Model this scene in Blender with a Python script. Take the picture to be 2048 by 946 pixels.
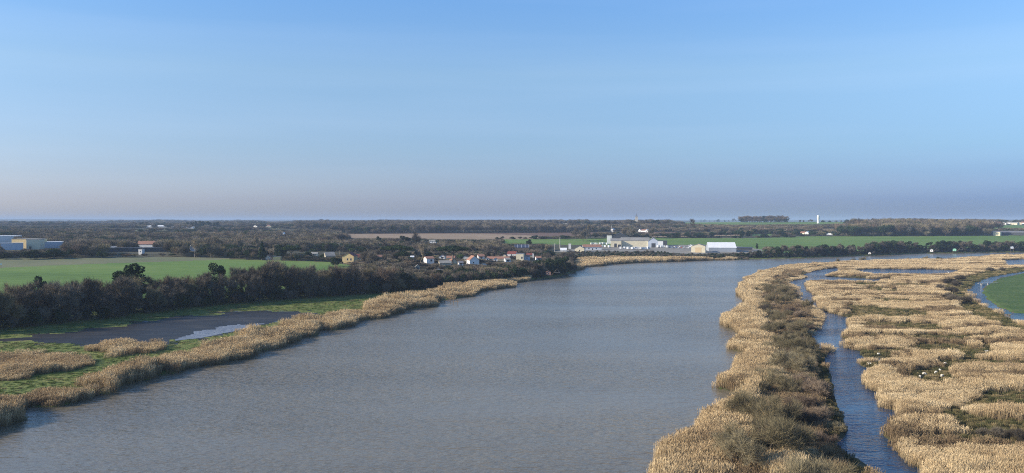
import bpy, bmesh, math, random
import numpy as np
rad = math.radians
sc = bpy.context.scene
for _o in list(bpy.data.objects):
    bpy.data.objects.remove(_o)
# ---------------------------------------------------------------- camera
CAMH, FPX, CX, CY, HORY = 40.0, 1700.0, 1024.0, 473.0, 441.0
PITCH = math.atan((CY - HORY) / FPX)
cam = bpy.data.objects.new('camera', bpy.data.cameras.new('camera'))
sc.collection.objects.link(cam); sc.camera = cam
cam.location = (0, 0, CAMH); cam.rotation_euler = (math.pi / 2 - PITCH, 0, 0)
cam.data.sensor_width = 36; cam.data.lens = FPX / 2048 * 36
cam.data.clip_start = 0.5; cam.data.clip_end = 90000
# ---------------------------------------------------------------- sky, sun, exposure
SUN_EL, SUN_AZ = 23.0, -101.0
w = bpy.data.worlds.new("World"); sc.world = w; w.use_nodes = True
wn = w.node_tree; bg = wn.nodes['Background']
sky = wn.nodes.new('ShaderNodeTexSky'); sky.sky_type = 'NISHITA'; sky.sun_disc = False
sky.sun_elevation = rad(SUN_EL); sky.sun_rotation = rad(SUN_AZ)
sky.altitude = 40; sky.air_density = 1.0; sky.dust_density = 0.6; sky.ozone_density = 2.2
SKY_STRENGTH = 0.082
# the real sky's hue by height: cleaner blue overhead, lavender low down, deeper away from the sun
_tc = wn.nodes.new('ShaderNodeTexCoord'); _sx = wn.nodes.new('ShaderNodeSeparateXYZ'); wn.links.new(_tc.outputs['Generated'], _sx.inputs[0])
def _ramp(stops):
    mr = wn.nodes.new('ShaderNodeMapRange'); mr.inputs[1].default_value = 0.0; mr.inputs[2].default_value = 0.30; wn.links.new(_sx.outputs[2], mr.inputs[0])
    cr = wn.nodes.new('ShaderNodeValToRGB'); wn.links.new(mr.outputs[0], cr.inputs[0]); el = cr.color_ramp.elements
    el[0].position = stops[0][0]; el[0].color = (*[v / 2 for v in stops[0][1]], 1); el[1].position = stops[-1][0]; el[1].color = (*[v / 2 for v in stops[-1][1]], 1)
    for p_, c_ in stops[1:-1]:
        e_ = el.new(p_); e_.color = (*[v / 2 for v in c_], 1)
    return cr.outputs[0]
_rl = _ramp([(0, (.74, .78, 1.12)), (.08, (.79, .81, 1.22)), (.27, (.88, .94, 1.22)), (.56, (1.02, 1.14, 1.29)), (.84, (.92, 1.24, 1.57)), (1, (.90, 1.24, 1.6))])
_rr = _ramp([(0, (.27, .40, .88)), (.08, (.29, .44, 1.0)), (.27, (.58, .76, 1.08)), (.56, (.95, 1.10, 1.27)), (.84, (.88, 1.20, 1.54)), (1, (.88, 1.22, 1.6))])
_mx = wn.nodes.new('ShaderNodeMapRange'); _mx.inputs[1].default_value = -.55; _mx.inputs[2].default_value = .55; wn.links.new(_sx.outputs[0], _mx.inputs[0])
def _mix(bt, a_, b_, f_=None):
    n_ = wn.nodes.new('ShaderNodeMix'); n_.data_type = 'RGBA'; n_.blend_type = bt; n_.inputs[0].default_value = 1.0
    if f_ is not None:
        wn.links.new(f_, n_.inputs[0])
    for s_, v_ in ((6, a_), (7, b_)):
        if isinstance(v_, tuple):
            n_.inputs[s_].default_value = v_
        else:
            wn.links.new(v_, n_.inputs[s_])
    return n_.outputs[2]
_tint = _mix('MIX', _rl, _rr, _mx.outputs[0])
# faint high cirrus veil
_mp = wn.nodes.new('ShaderNodeMapping'); _mp.inputs['Scale'].default_value = (1.1, 1.1, 16); _mp.inputs['Rotation'].default_value = (0, .05, 0); wn.links.new(_tc.outputs['Generated'], _mp.inputs[0])
_cn = wn.nodes.new('ShaderNodeTexNoise'); _cn.inputs['Scale'].default_value = 1.6; _cn.inputs['Detail'].default_value = 5; wn.links.new(_mp.outputs[0], _cn.inputs['Vector'])
_cm = wn.nodes.new('ShaderNodeMapRange'); _cm.inputs[1].default_value = .45; _cm.inputs[2].default_value = .75; _cm.inputs[3].default_value = 0; _cm.inputs[4].default_value = .035; wn.links.new(_cn.outputs[0], _cm.inputs[0])
_c1 = _mix('MULTIPLY', sky.outputs[0], _tint)
_c2 = _mix('MULTIPLY', _c1, (2, 2, 2, 1))
_c3 = _mix('MIX', _c2, (9.5, 10.0, 11.0, 1), _cm.outputs[0])
wn.links.new(_c3, bg.inputs[0]); bg.inputs[1].default_value = SKY_STRENGTH
sun = bpy.data.objects.new('sun', bpy.data.lights.new('sun', 'SUN'))
sc.collection.objects.link(sun)
sun.data.energy = 4.4; sun.data.angle = rad(0.5); sun.data.color = (1.0, 0.88, 0.72)
_sd = np.array([math.sin(rad(SUN_AZ)) * math.cos(rad(SUN_EL)), math.cos(rad(SUN_AZ)) * math.cos(rad(SUN_EL)), math.sin(rad(SUN_EL))])
from mathutils import Vector
sun.rotation_euler = Vector(_sd).to_track_quat('Z', 'Y').to_euler(); sun.location = (-200, 0, 300)
sc.view_settings.view_transform = 'Standard'; sc.view_settings.look = 'None'
sc.view_settings.gamma = 1; sc.view_settings.exposure = 0.7
try:
    sc.view_settings.use_curve_mapping = False
except Exception:
    pass
sc.render.engine = 'CYCLES'
sc.cycles.use_denoising = False; sc.cycles.denoiser = 'OPENIMAGEDENOISE'; sc.cycles.denoising_input_passes = 'RGB_ALBEDO_NORMAL'
sc.cycles.max_bounces = 5; sc.cycles.diffuse_bounces = 2; sc.cycles.glossy_bounces = 2
sc.cycles.transparent_max_bounces = 4; sc.cycles.volume_bounces = 1
sc.cycles.use_adaptive_sampling = False; sc.cycles.filter_width = 1.05
# ---------------------------------------------------------------- helpers
rng = np.random.default_rng(11); R = random.Random(5)

def vnoise(x, y, scale, seed=0):
    x = np.asarray(x, float) / scale + seed * 17.3; y = np.asarray(y, float) / scale - seed * 9.1
    xi = np.floor(x).astype(np.int64); yi = np.floor(y).astype(np.int64)
    fx = x - xi; fy = y - yi; fx = fx * fx * (3 - 2 * fx); fy = fy * fy * (3 - 2 * fy)
    def h(a, b):
        n = (a * 374761393 + b * 668265263 + seed * 1442695) & 0x7fffffff
        n = ((n ^ (n >> 13)) * 1274126177) & 0x7fffffff
        return ((n ^ (n >> 16)) & 0xffff) / 65535.0
    return (h(xi, yi) * (1 - fx) * (1 - fy) + h(xi + 1, yi) * fx * (1 - fy) + h(xi, yi + 1) * (1 - fx) * fy + h(xi + 1, yi + 1) * fx * fy)

def inside(poly, x, y):
    P = np.asarray(poly, float); x = np.asarray(x, float); y = np.asarray(y, float)
    res = np.zeros(x.shape, bool)
    m = (x >= P[:, 0].min()) & (x <= P[:, 0].max()) & (y >= P[:, 1].min()) & (y <= P[:, 1].max())
    if not m.any():
        return res
    xs, ys = x[m], y[m]; r = np.zeros(xs.shape, bool)
    j = len(P) - 1
    for i in range(len(P)):
        xi, yi = P[i]; xj, yj = P[j]
        if yi != yj:
            c = ((yi > ys) != (yj > ys)) & (xs < (xj - xi) * (ys - yi) / (yj - yi) + xi)
            r ^= c
        j = i
    res[m] = r
    return res

_cp, _sp = math.cos(PITCH), math.sin(PITCH)
def project(x, y, z):
    yc = y * _cp - (z - CAMH) * _sp          # depth along view
    zc = y * _sp + (z - CAMH) * _cp
    yc = np.where(yc < 1, 1, yc)
    return CX + FPX * x / yc, CY - FPX * zc / yc
def ray(px, py):
    a = (px - CX) / FPX; b = -(py - CY) / FPX
    return a, _cp + b * _sp, -_sp + b * _cp
def flat(px, py, z=0.0):
    dx, dy, dz = ray(px, py)
    t = (z - CAMH) / dz
    return dx * t, dy * t
def T(px, py, h=2.5):          # a point seen at the top of growth of height h -> the pixel of its foot
    return (px, HORY + (py - HORY) * CAMH / (CAMH - h))
def wpoly(pts, z=0.0):
    return np.array([flat(p[0], p[1], z) for p in pts])

# ---------------------------------------------------------------- the plan, read off the photograph
LEFTBANK = [(-420, 1100), (-260, 960), (-120, 900), (-50, 868), (0, 846), (36, 841), (30, 822), (45, 816), (120, 815), (145, 807), (161, 793), (209, 788), (231, 785), (233, 775), (277, 763), (307, 761), (311, 751), (353, 747), (367, 739), (402, 733), (442, 728), (446, 720), (482, 716), (502, 712), (514, 706), (566, 693), (572, 685), (605, 676), (637, 670), (620, 664), (635, 660), (675, 660), (699, 650), (723, 640), (771, 636), (787, 628), (799, 622), (836, 616), (868, 613), (874, 604), (916, 596), (950, 593), (959, 583), (1025, 573), (1020, 566), (1062, 560), (1117, 553), (1152, 543), (1158, 539), (1166, 534), (1204, 532), (1212, 529), (1264, 526), (1330, 524), (1410, 521), (1449, 520.5), (1508, 518.5), (1610, 516), (1728, 511.5), (1830, 507.5), (2048, 504), (2500, 495), (2900, 489)]
ISLE_W = [(1230, 1100), (1290, 1000), (1318, 946), (1325, 922), (1322, 905), T(1344, 872), (1380, 880), (1398, 868), (1405, 853), (1400, 838), T(1404, 815), (1440, 826), T(1453, 795), (1498, 795), (1495, 786), (1466, 783), (1431, 775), T(1436, 754), (1470, 752), (1479, 730), (1500, 714), (1493, 709), (1486, 706), (1460, 698), (1458, 690), (1488, 678), (1486, 672), (1479, 666), (1473, 660), (1456, 656), (1446, 649), T(1446, 628), (1466, 630), T(1479, 612), (1498, 610), (1484, 593), (1476, 588), (1485, 578), (1479, 569), (1500, 563), (1489, 557), T(1507, 549), T(1523, 541), T(1567, 531), T(1598, 527.5), T(1639, 525), T(1683, 520.5), T(1728, 519), T(1830, 516), T(1880, 515.5), T(1931, 513.5), T(1990, 508.5), T(2048, 507.5), (2300, 505), (2800, 498)]
ISLE_E_CREEK = [(1830, 1100), (1752, 946), (1734, 924), (1703, 898), (1700, 877), (1700, 838), (1687, 804), (1674, 781), (1668, 745), (1660, 700), (1657, 705), (1640, 688), (1633, 668), (1651, 656), (1649, 637), (1637, 621), (1618, 612), (1602, 609), (1603, 593), (1595, 577), (1580, 566), (1574, 564), (1613, 556.5), (1613, 550), (1617, 545), (1647, 538.5), (1676, 535.5), (1681, 537)]
CREEK_E = [T(1676, 541.5), T(1642, 546), (1650, 552), (1700, 556), (1750, 558), (1782, 556.5), (1790, 560), T(1750, 559), T(1700, 558.5), T(1648, 557.5), (1612, 566.5), (1613, 577), (1630, 593), (1630, 605), (1637, 619), (1684, 635), (1692, 637), (1690, 643), (1697, 652), (1690, 668), (1677, 674), (1683, 684), (1681, 693), (1706, 702), (1721, 718), (1809, 720.5), (1802, 725.5), (1714, 726.5), (1729, 743), (1727, 757), (1729, 769), (1744, 787), (1747, 801), (1760, 818), (1775, 820), (1782, 835), (1760, 858), (1753, 869), (1762, 887), (1783, 913), (1799, 926), (1825, 946), (1910, 1100)]
CREEK = ISLE_E_CREEK + CREEK_E
POOLB = [(1706, 541.5), (1720, 538.6), (1760, 538.3), (1860, 538.8), (1935, 541), T(1905, 543.5), T(1830, 545), T(1750, 545), T(1714, 542)]
POOLC = [(2000, 520.5), (2060, 517.5), (2160, 517), (2160, 535), T(2050, 528), T(2010, 527.5)]
CANAL = [(2300, 526), (2120, 538.5), (2048, 543), (1974, 555.5), (1950, 566), (1931, 584), (1950, 605), (1997, 628), (2048, 652), (2150, 692), (2400, 790), (2400, 700), (2150, 652), (2048, 627), (2025, 626), (1997, 614), (1974, 598), (1964, 584), (1974, 570), (2001, 556), (2048, 546.5), (2300, 529)]
CANALFIELD = [(2400, 690), (2150, 650), (2048, 626), (2025, 625), (1997, 613), (1975, 598), (1965, 584), (1975, 570.5), (2002, 556.5), (2048, 547), (2400, 526)]
UPLAND = [(-900, 760), (-500, 730), (-200, 692), (0, 662), (120, 652), (250, 636), (450, 612), (650, 597), (800, 587), (900, 576), (1000, 566), (1060, 559), (1118, 552), (1148, 544), (1140, 534), (1150, 523), (1230, 520), (1330, 519), (1400, 519), (1480, 518), (1610, 515.2), (1728, 510.8), (1830, 506.8), (2048, 503.3), (2500, 494.4), (2900, 488.4)]
MUD = [(-300, 700), (-100, 688), (0, 684), (60, 686), (181, 688), (333, 688), (345, 682), (402, 676), (500, 656), (560, 643), (640, 627), (625, 623.5), (530, 621), (470, 623), (400, 630), (341, 636), (201, 655), (0, 677), (-120, 690), (-300, 712)]
PUDDLE = [(325, 689), (343, 677), (402, 659), (470, 651), (522, 648.5), (512, 652), (495, 657), (450, 666), (402, 677), (345, 683)]
GAPS = [
 [(1720, 576), (1753, 577), (1801, 579), (1803, 583), (1760, 583), (1732, 580)],
 [(1701, 598), (1829, 600), (1827, 606), (1741, 602)],
 [(1695, 612), (1753, 614), (1850, 624), (1876, 633), (1857, 638), (1788, 637), (1695, 639), (1692, 630)],
 [(1715, 649), (1764, 645), (1855, 649), (1892, 650), (1890, 660), (1857, 661), (1788, 658), (1715, 654)],
 [(1704, 673), (1788, 671), (1950, 673), (2032, 673), (2029, 676), (1927, 680), (1811, 677)],
 [(1706, 703), (1764, 700), (1834, 691), (1950, 696), (1992, 693), (1992, 705), (1962, 722), (1946, 719), (1834, 706), (1776, 709), (1771, 719), (1725, 719)],
 [(1716, 727), (1773, 727), (1768, 738), (1735, 744)],
 [(1788, 747), (1850, 742), (1880, 738), (1853, 722), (1950, 722), (2048, 728), (2200, 730), (2200, 736), (1950, 738), (1905, 742), (1912, 752), (2000, 756), (1960, 764), (1850, 770), (1830, 763), (1815, 752)],
 [(1960, 784), (2048, 786), (2200, 790), (2200, 815), (2048, 813), (1960, 811), (1934, 816), (1869, 816), (1947, 802)],
 [(1840, 823), (1934, 820), (1939, 833), (2048, 844), (2250, 850), (2250, 890), (2048, 888), (1999, 888), (1947, 878), (1817, 878), (1788, 873), (1872, 866), (1918, 864), (1882, 848), (1869, 838)],
 [(1866, 907), (1905, 906), (1902, 923), (1872, 923)], [(1940, 922), (2000, 924), (1996, 932), (1942, 931)],
 [(1862, 569), (1700, 567), (1710, 571), (1850, 573)],
]
GAPS = [[(T(a, b, .8) if b > sum(q[1] for q in g) / len(g) else (a, b - 1)) for a, b in g] for g in GAPS]
DYKE = [(2300, 519), (2048, 535), (1974, 541.5), (1935, 552), (1900, 561), (1878, 577), (1893, 592), (1911, 602), (1915, 616), (1939, 636), (1981, 650), (2020, 661), (2048, 672), (2300, 750), (2400, 800), (2150, 692), (2048, 652), (1997, 628), (1950, 605), (1931, 584), (1950, 566), (1974, 555.5), (2048, 543), (2300, 526)]
ISLEMID = [(1560, 545), (1590, 541), (1618, 545), (1606, 553), (1572, 562), (1588, 580), (1596, 606), (1622, 622), (1634, 650), (1618, 668), (1625, 690), (1646, 708), (1652, 740), (1662, 782), (1678, 812), (1690, 850), (1690, 885), (1695, 905), (1730, 946), (1800, 1100), (1400, 1100), (1450, 946), (1470, 900), (1480, 860), (1500, 820), (1515, 780), (1530, 740), (1535, 700), (1525, 660), (1515, 620), (1520, 585), (1540, 562)]
REED2 = [(-200, 722), (0, 716), (80, 716), (173, 722), (180, 728), (120, 744), (16, 757), (-200, 775)]
REED3 = [(173, 696), (313, 690), (335, 701), (257, 708), (181, 707)]
REEDIN = [(-300, 920), (-100, 858), (0, 820), (40, 807), (116, 777), (193, 764), (281, 743), (349, 718), (434, 697), (500, 682), (562, 662), (631, 649), (675, 635), (723, 632), (739, 614), (779, 611), (800, 602), (852, 595), (912, 580), (950, 569), (1020, 564), (1062, 558)]
FARREED = [(1146, 523), (1230, 519.5), (1330, 519), (1400, 519.5), (1480, 518.5), (1500, 521), (1300, 530), (1150, 540)]
# fields on the upland: (kind, polygon on the ground, polygon that has to stay visible)
FIELDS = [
 ('green_field', [(-600, 545), (0, 536), (103, 531), (205, 527), (340, 523), (460, 518.5), (520, 520), (560, 521), (660, 524), (705, 531), (700, 560), (500, 590), (0, 650), (-600, 720)], [(-100, 545), (0, 536), (103, 531), (205, 527), (340, 523), (460, 518.5), (520, 520), (560, 521), (655, 524), (690, 528), (600, 524), (550, 520), (430, 534), (300, 548), (100, 560), (0, 562), (-100, 564)]),
 ('pasture', [(-600, 519), (0, 517), (103, 516), (350, 514), (460, 516), (460, 518.5), (340, 523), (205, 527), (103, 531), (0, 536), (-600, 545)], None),
 ('stubble_field', [(680, 468.5), (964, 467), (1083, 472), (1100, 475), (1000, 481), (900, 483), (690, 480)], [(700, 469), (964, 467), (1083, 471.5), (1000, 477), (900, 477), (840, 475), (700, 475)]),
 ('ploughed_field', [(680, 467.5), (930, 466), (1157, 465), (1290, 464), (1480, 465.5), (1480, 469), (1290, 472), (1083, 472), (964, 467), (680, 468.5)], [(930, 466.5), (1157, 465.5), (1157, 470), (1083, 471), (964, 467)]),
 ('stubble_field', [(1290, 472), (1480, 469), (1478, 471.5), (1290, 474.5)], None),
 ('green_field', [(1000, 479), (1160, 477.5), (1230, 476.5), (1290, 475.5), (1480, 476.5), (1620, 472.5), (1830, 472.5), (2048, 471), (2600, 468), (2600, 500), (2048, 500), (1830, 503), (1610, 510), (1480, 498), (1330, 496), (1160, 490), (1010, 487)], [(1010, 479), (1160, 478), (1212, 477.5), (1290, 476), (1480, 477), (1620, 473), (1830, 473), (2100, 472), (2100, 480), (1900, 479), (1760, 477), (1720, 484), (1560, 489), (1480, 489), (1330, 488), (1160, 486), (1010, 486)]),
 ('green_field', [(1345, 445), (1480, 443.8), (1700, 444), (1760, 449), (1640, 452), (1480, 451), (1345, 448)], [(1370, 445), (1480, 444), (1700, 444.3), (1720, 446), (1640, 447), (1480, 448.5), (1370, 446.5)]),
 ('green_field', [(1930, 450.5), (2100, 449.5), (2100, 458), (2000, 458.5), (1940, 455)], [(1950, 451.2), (2060, 450.4), (2060, 455), (1960, 455)]),
 ('pasture', [(215, 459.5), (360, 457.5), (360, 461), (215, 463)], [(225, 460), (350, 458.5), (350, 460), (225, 462)]),
 ('pasture', [(380, 456), (560, 454.5), (560, 457.5), (380, 459)], [(385, 456.7), (540, 455), (540, 456), (385, 458)]),
 ('green_field', [(1505, 468), (1545, 468), (1540, 472), (1505, 472)], [(1508, 468.5), (1530, 468.5), (1530, 471), (1508, 471)]),
 ('gravel_yard', [(1100, 503), (1160, 497), (1240, 492), (1400, 489), (1480, 493), (1530, 500), (1500, 505), (1390, 508), (1300, 503), (1180, 503)], None),
]
# ---------------------------------------------------------------- terrain on a polar grid round the camera's foot
th_f = np.radians(np.arange(-46, 46.001, 0.1))
TH = np.concatenate([np.radians(np.arange(-180, -46, 5.5)), th_f, np.radians(np.arange(50, 181, 5.5)), [math.pi]])
TH = np.unique(np.round(TH, 9)); TH[0] = -math.pi
rr = [2.0, 12, 25, 40, 55]; r_ = 65.0
while r_ < 27000:
    rr.append(r_); r_ *= 1.0085 if r_ < 1300 else 1.011
RR = np.array(rr)
GT, GR = np.meshgrid(TH, RR)            # rows: radius
GX, GY = GR * np.sin(GT), GR * np.cos(GT)
LB, IW = wpoly(LEFTBANK), wpoly(ISLE_W)
# land polygons in metres
LAND_L = np.vstack([LB, [[3000, 3000], [-6000, 3000], [-6000, -400], [-500, -400]]])
LAND_R = np.vstack([[[100, -300]], IW, [[6000, IW[-1][1]], [6000, -300]]])
def swell(P, d):
    n = len(P); out = []
    sg = 1 if sum(P[i][0] * P[(i + 1) % n][1] - P[(i + 1) % n][0] * P[i][1] for i in range(n)) > 0 else -1
    for i in range(n):
        e = P[(i + 1) % n] - P[i - 1]; out.append(P[i] + sg * d * np.array([e[1], -e[0]]) / (np.hypot(*e) + 1e-6))
    return np.array(out)
HOLES = [swell(wpoly(CREEK), 1.4)] + [wpoly(p) for p in (POOLB, POOLC, CANAL)]
UP = wpoly(UPLAND)
UP_POLY = np.vstack([UP, [[40000, UP[-1][1] + 6000], [40000, 40000], [-40000, 40000], [-40000, UP[0][1] - 100]]])

def segdist(x, y, lines, maxd=1e9):
    d2 = np.full(x.shape, float(maxd) ** 2)
    for L, closed in lines:
        n = len(L)
        for i in range(n if closed else n - 1):
            a = L[i]; b = L[(i + 1) % n]; e = b - a; l2 = float(e @ e)
            if l2 < 1e-9:
                continue
            if maxd < 1e3:
                k = np.where((y > min(a[1], b[1]) - maxd) & (y < max(a[1], b[1]) + maxd))[0]
                k = k[(x[k] > min(a[0], b[0]) - maxd) & (x[k] < max(a[0], b[0]) + maxd)]
                if not len(k):
                    continue
                px, py = x[k] - a[0], y[k] - a[1]
                t = np.clip((px * e[0] + py * e[1]) / l2, 0, 1)
                d2[k] = np.minimum(d2[k], (px - t * e[0]) ** 2 + (py - t * e[1]) ** 2)
                continue
            px, py = x - a[0], y - a[1]
            t = np.clip((px * e[0] + py * e[1]) / l2, 0, 1)
            np.minimum(d2, (px - t * e[0]) ** 2 + (py - t * e[1]) ** 2, out=d2)
    return np.sqrt(d2)

def landsd(x, y):              # signed distance into the land, metres, with a ragged edge
    land = inside(LAND_L, x, y) | inside(LAND_R, x, y)
    for h in HOLES:
        land &= ~inside(h, x, y)
    d = segdist(x, y, [(LB, False), (IW, False)] + [(h, True) for h in HOLES], 12)
    sd = np.where(land, d, -d)
    return sd + (vnoise(x, y, 4.0, 3) - .5) * 1.6 + (vnoise(x, y, 11.0, 4) - .5) * np.where(x < 60, 5.0, 1.6)

G_S = np.array([-1, 0, 12, 30, 90, 200, 400, 800, 1500, 3000, 6000, 9000, 13000, 40000])
G_Z = np.array([0, 0, 0.8, 2.2, 4.6, 7.2, 11.5, 15.5, 19.5, 23, 24, 31, 50, 40])
def bump(x, y, px, d, rad_, h):
    cx, cy = (px - CX) / FPX * d, d
    q = ((x - cx) ** 2 + (y - cy) ** 2) / rad_ ** 2
    return h * np.exp(-q)
def terrain(x, y):
    r = np.hypot(x, y)
    near = (r < 1900) & (y > -50)
    z = np.full(x.shape, -1.2)
    sd = np.full(x.shape, 50.0)
    idx = np.where(near)
    sd[idx] = landsd(x[idx], y[idx])
    z = np.clip(sd * 0.45, -1.3, 0.5) + np.where(sd > 3, (vnoise(x, y, 7, 5) - .5) * .3, 0)
    z = np.where(y < -50, 0.4, z)
    up = inside(UP_POLY, x, y)
    iu = np.where(up)
    s = np.zeros(x.shape); s[iu] = segdist(x[iu], y[iu], [(UP, False)])
    g = np.interp(s, G_S, G_Z)
    amp = np.clip(s / 400, 0, 1)
    g = g + amp * ((vnoise(x, y, 600, 7) - .5) * 4 + np.clip((r - 1800) / 2500, 0, 1) * (vnoise(x, y, 1100, 12) - .5) * 12 + (vnoise(x, y, 230, 8) - .5) * 1.5) + np.clip((r - 7000) / 4000, 0, 1) * (vnoise(x, y, 2600, 9) - .4) * 12
    g = g + bump(x, y, 1560, 2650, 650, 11) + bump(x, y, 1850, 2000, 420, 9) + bump(x, y, 900, 2100, 450, 3) + bump(x, y, 1990, 2700, 500, 8)
    z = np.where(up, np.maximum(z, 0.5) + np.maximum(g - .0, 0), z)
    mud = inside(wpoly(MUD, .5), x, y); pd = inside(wpoly(PUDDLE, .5), x + (vnoise(x, y, 6, 63) - .5) * 9, y + (vnoise(x, y, 6, 64) - .5) * 12)
    z = np.where(mud & ~up, .515 + (vnoise(x * .5, y, 8, 65) - .5) * .10 + (vnoise(x, y, 3, 66) - .5) * .06 - np.where(pd, .16, 0), z)
    return z
GZ = terrain(GX, GY)
GZ[:, -1] = GZ[:, 0]

def H(x, y):
    x = np.asarray(x, float); y = np.asarray(y, float)
    r = np.clip(np.hypot(x, y), RR[0], RR[-1] - 1); t = np.arctan2(x, y)
    i = np.clip(np.searchsorted(RR, r) - 1, 0, len(RR) - 2); j = np.clip(np.searchsorted(TH, t) - 1, 0, len(TH) - 2)
    fr = (r - RR[i]) / (RR[i + 1] - RR[i]); ft = (t - TH[j]) / (TH[j + 1] - TH[j])
    return (GZ[i, j] * (1 - fr) * (1 - ft) + GZ[i + 1, j] * fr * (1 - ft) + GZ[i, j + 1] * (1 - fr) * ft + GZ[i + 1, j + 1] * fr * ft)
def gp(px, py):                 # first hit of the pixel's ray with the terrain
    dx, dy, dz = ray(px, py)
    ts = np.geomspace(60, 24000, 4000)
    h = H(dx * ts, dy * ts); zz = CAMH + dz * ts
    k = np.argmax(zz <= np.maximum(h, 0))
    if k == 0:
        k = len(ts) - 1
    t = ts[k]
    return np.array([dx * t, dy * t, max(float(H(dx * t, dy * t)), 0.0)])
SIN, COS = math.sin, math.cos
# ---------------------------------------------------------------- materials
MATS = {}
def newmat(name):
    m = bpy.data.materials.new(name); m.use_nodes = True; MATS[name] = m
    return m, m.node_tree.nodes, m.node_tree.links, m.node_tree.nodes['Principled BSDF']
def mixmat(name, cols, scales=((30.0, .5),), rough=.9, bumps=(), rnd=0.0, spec=0.2, stretch=None):
    """cols: list of (pos, rgb) of a ramp driven by layered world-space noise plus the instance's random number."""
    m, N, L, b = newmat(name)
    geo = N.new('ShaderNodeNewGeometry'); vec = geo.outputs['Position']
    if stretch:
        mp = N.new('ShaderNodeMapping'); mp.inputs['Scale'].default_value = stretch; L.new(vec, mp.inputs[0]); vec = mp.outputs[0]
    acc = None
    for sc_, wgt in scales:
        n = N.new('ShaderNodeTexNoise'); n.inputs['Scale'].default_value = 1.0 / sc_; n.inputs['Detail'].default_value = 4
        L.new(vec, n.inputs['Vector'])
        k = N.new('ShaderNodeMath'); k.operation = 'MULTIPLY'; k.inputs[1].default_value = wgt; L.new(n.outputs[0], k.inputs[0])
        if acc is None:
            acc = k.outputs[0]
        else:
            a = N.new('ShaderNodeMath'); a.operation = 'ADD'; L.new(acc, a.inputs[0]); L.new(k.outputs[0], a.inputs[1]); acc = a.outputs[0]
    if rnd:
        oi = N.new('ShaderNodeObjectInfo')
        k = N.new('ShaderNodeMath'); k.operation = 'MULTIPLY_ADD'; k.inputs[1].default_value = rnd; L.new(oi.outputs['Random'], k.inputs[0]); L.new(acc, k.inputs[2]); acc = k.outputs[0]
    tot = sum(s[1] for s in scales)
    mr = N.new('ShaderNodeMapRange'); mr.inputs[1].default_value = tot * .32; mr.inputs[2].default_value = tot * .68 + rnd; L.new(acc, mr.inputs[0])
    cr = N.new('ShaderNodeValToRGB'); L.new(mr.outputs[0], cr.inputs[0])
    el = cr.color_ramp.elements
    while len(el) > 1:
        el.remove(el[-1])
    el[0].position = cols[0][0]; el[0].color = (*cols[0][1], 1)
    for p, c in cols[1:]:
        e = el.new(p); e.color = (*c, 1)
    L.new(cr.outputs[0], b.inputs['Base Color']); b.inputs['Roughness'].default_value = rough
    b.inputs['Specular IOR Level'].default_value = spec
    for sc_, strength, dist in bumps:
        n = N.new('ShaderNodeTexNoise'); n.inputs['Scale'].default_value = 1.0 / sc_; n.inputs['Detail'].default_value = 3; L.new(vec, n.inputs['Vector'])
        bp = N.new('ShaderNodeBump'); bp.inputs['Strength'].default_value = strength; bp.inputs['Distance'].default_value = dist
        L.new(n.outputs[0], bp.inputs['Height']); L.new(bp.outputs[0], b.inputs['Normal'])
    return m
mixmat('ground', [(0, (.035, .04, .018)), (.5, (.085, .075, .035)), (1, (.17, .13, .07))], ((2.2, .5), (14, .5)), bumps=((1.2, 1, .5),))
mixmat('meadow', [(0, (.065, .085, .022)), (.4, (.115, .15, .032)), (.75, (.175, .18, .05)), (1, (.23, .19, .09))], ((1.6, .5), (12, .5)), bumps=((1.1, 1, .5),))
mixmat('dyke_grass', [(0, (.04, .06, .018)), (.45, (.10, .12, .035)), (1, (.26, .2, .10))], ((1.5, .6), (9, .4)), bumps=((1.2, 1, .6),))
mixmat('woodland_floor', [(0, (.04, .042, .022)), (.5, (.07, .065, .035)), (1, (.10, .09, .05))], ((20, .5), (120, .5)))
mixmat('green_field', [(0, (.075, .14, .026)), (.5, (.115, .195, .036)), (1, (.165, .22, .055))], ((6, .35), (70, .65)), bumps=((2, .6, .2),), stretch=(.35, 1, 1))
mixmat('grass_field', [(0, (.045, .09, .02)), (.5, (.075, .125, .028)), (1, (.12, .15, .05))], ((2, .5), (14, .5)), bumps=((1.3, 1, .5),))
mixmat('pasture', [(0, (.12, .13, .065)), (.5, (.15, .16, .08)), (1, (.19, .18, .10))], ((8, .4), (60, .6)), bumps=((2, .6, .2),))
mixmat('ploughed_field', [(0, (.115, .065, .042)), (1, (.17, .10, .065))], ((15, .5), (90, .5)))
mixmat('stubble_field', [(0, (.24, .17, .10)), (1, (.33, .24, .15))], ((15, .5), (90, .5)))
mixmat('gravel_yard', [(0, (.18, .17, .14)), (1, (.30, .28, .24))], ((5, .5), (30, .5)))
mixmat('mudflat', [(0, (.014, .012, .008)), (.5, (.03, .025, .017)), (1, (.07, .058, .04))], ((5, .5), (22, .5)), rough=.5, spec=.26, bumps=((1.6, .7, .10),), stretch=(.4, 1, 1))
mixmat('reed', [(0, (.27, .19, .11)), (.35, (.46, .34, .19)), (.7, (.62, .48, .28)), (1, (.73, .60, .39))], ((9, .45), (40, .4)), rnd=.10)
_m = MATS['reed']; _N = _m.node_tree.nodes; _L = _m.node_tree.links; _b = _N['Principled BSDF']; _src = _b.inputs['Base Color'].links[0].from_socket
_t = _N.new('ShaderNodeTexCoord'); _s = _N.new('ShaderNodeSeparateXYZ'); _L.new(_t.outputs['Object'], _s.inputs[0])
_r = _N.new('ShaderNodeMapRange'); _r.inputs[1].default_value = .3; _r.inputs[2].default_value = 2.4; _r.inputs[3].default_value = .50; _r.inputs[4].default_value = 1.08; _L.new(_s.outputs[2], _r.inputs[0])
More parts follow.
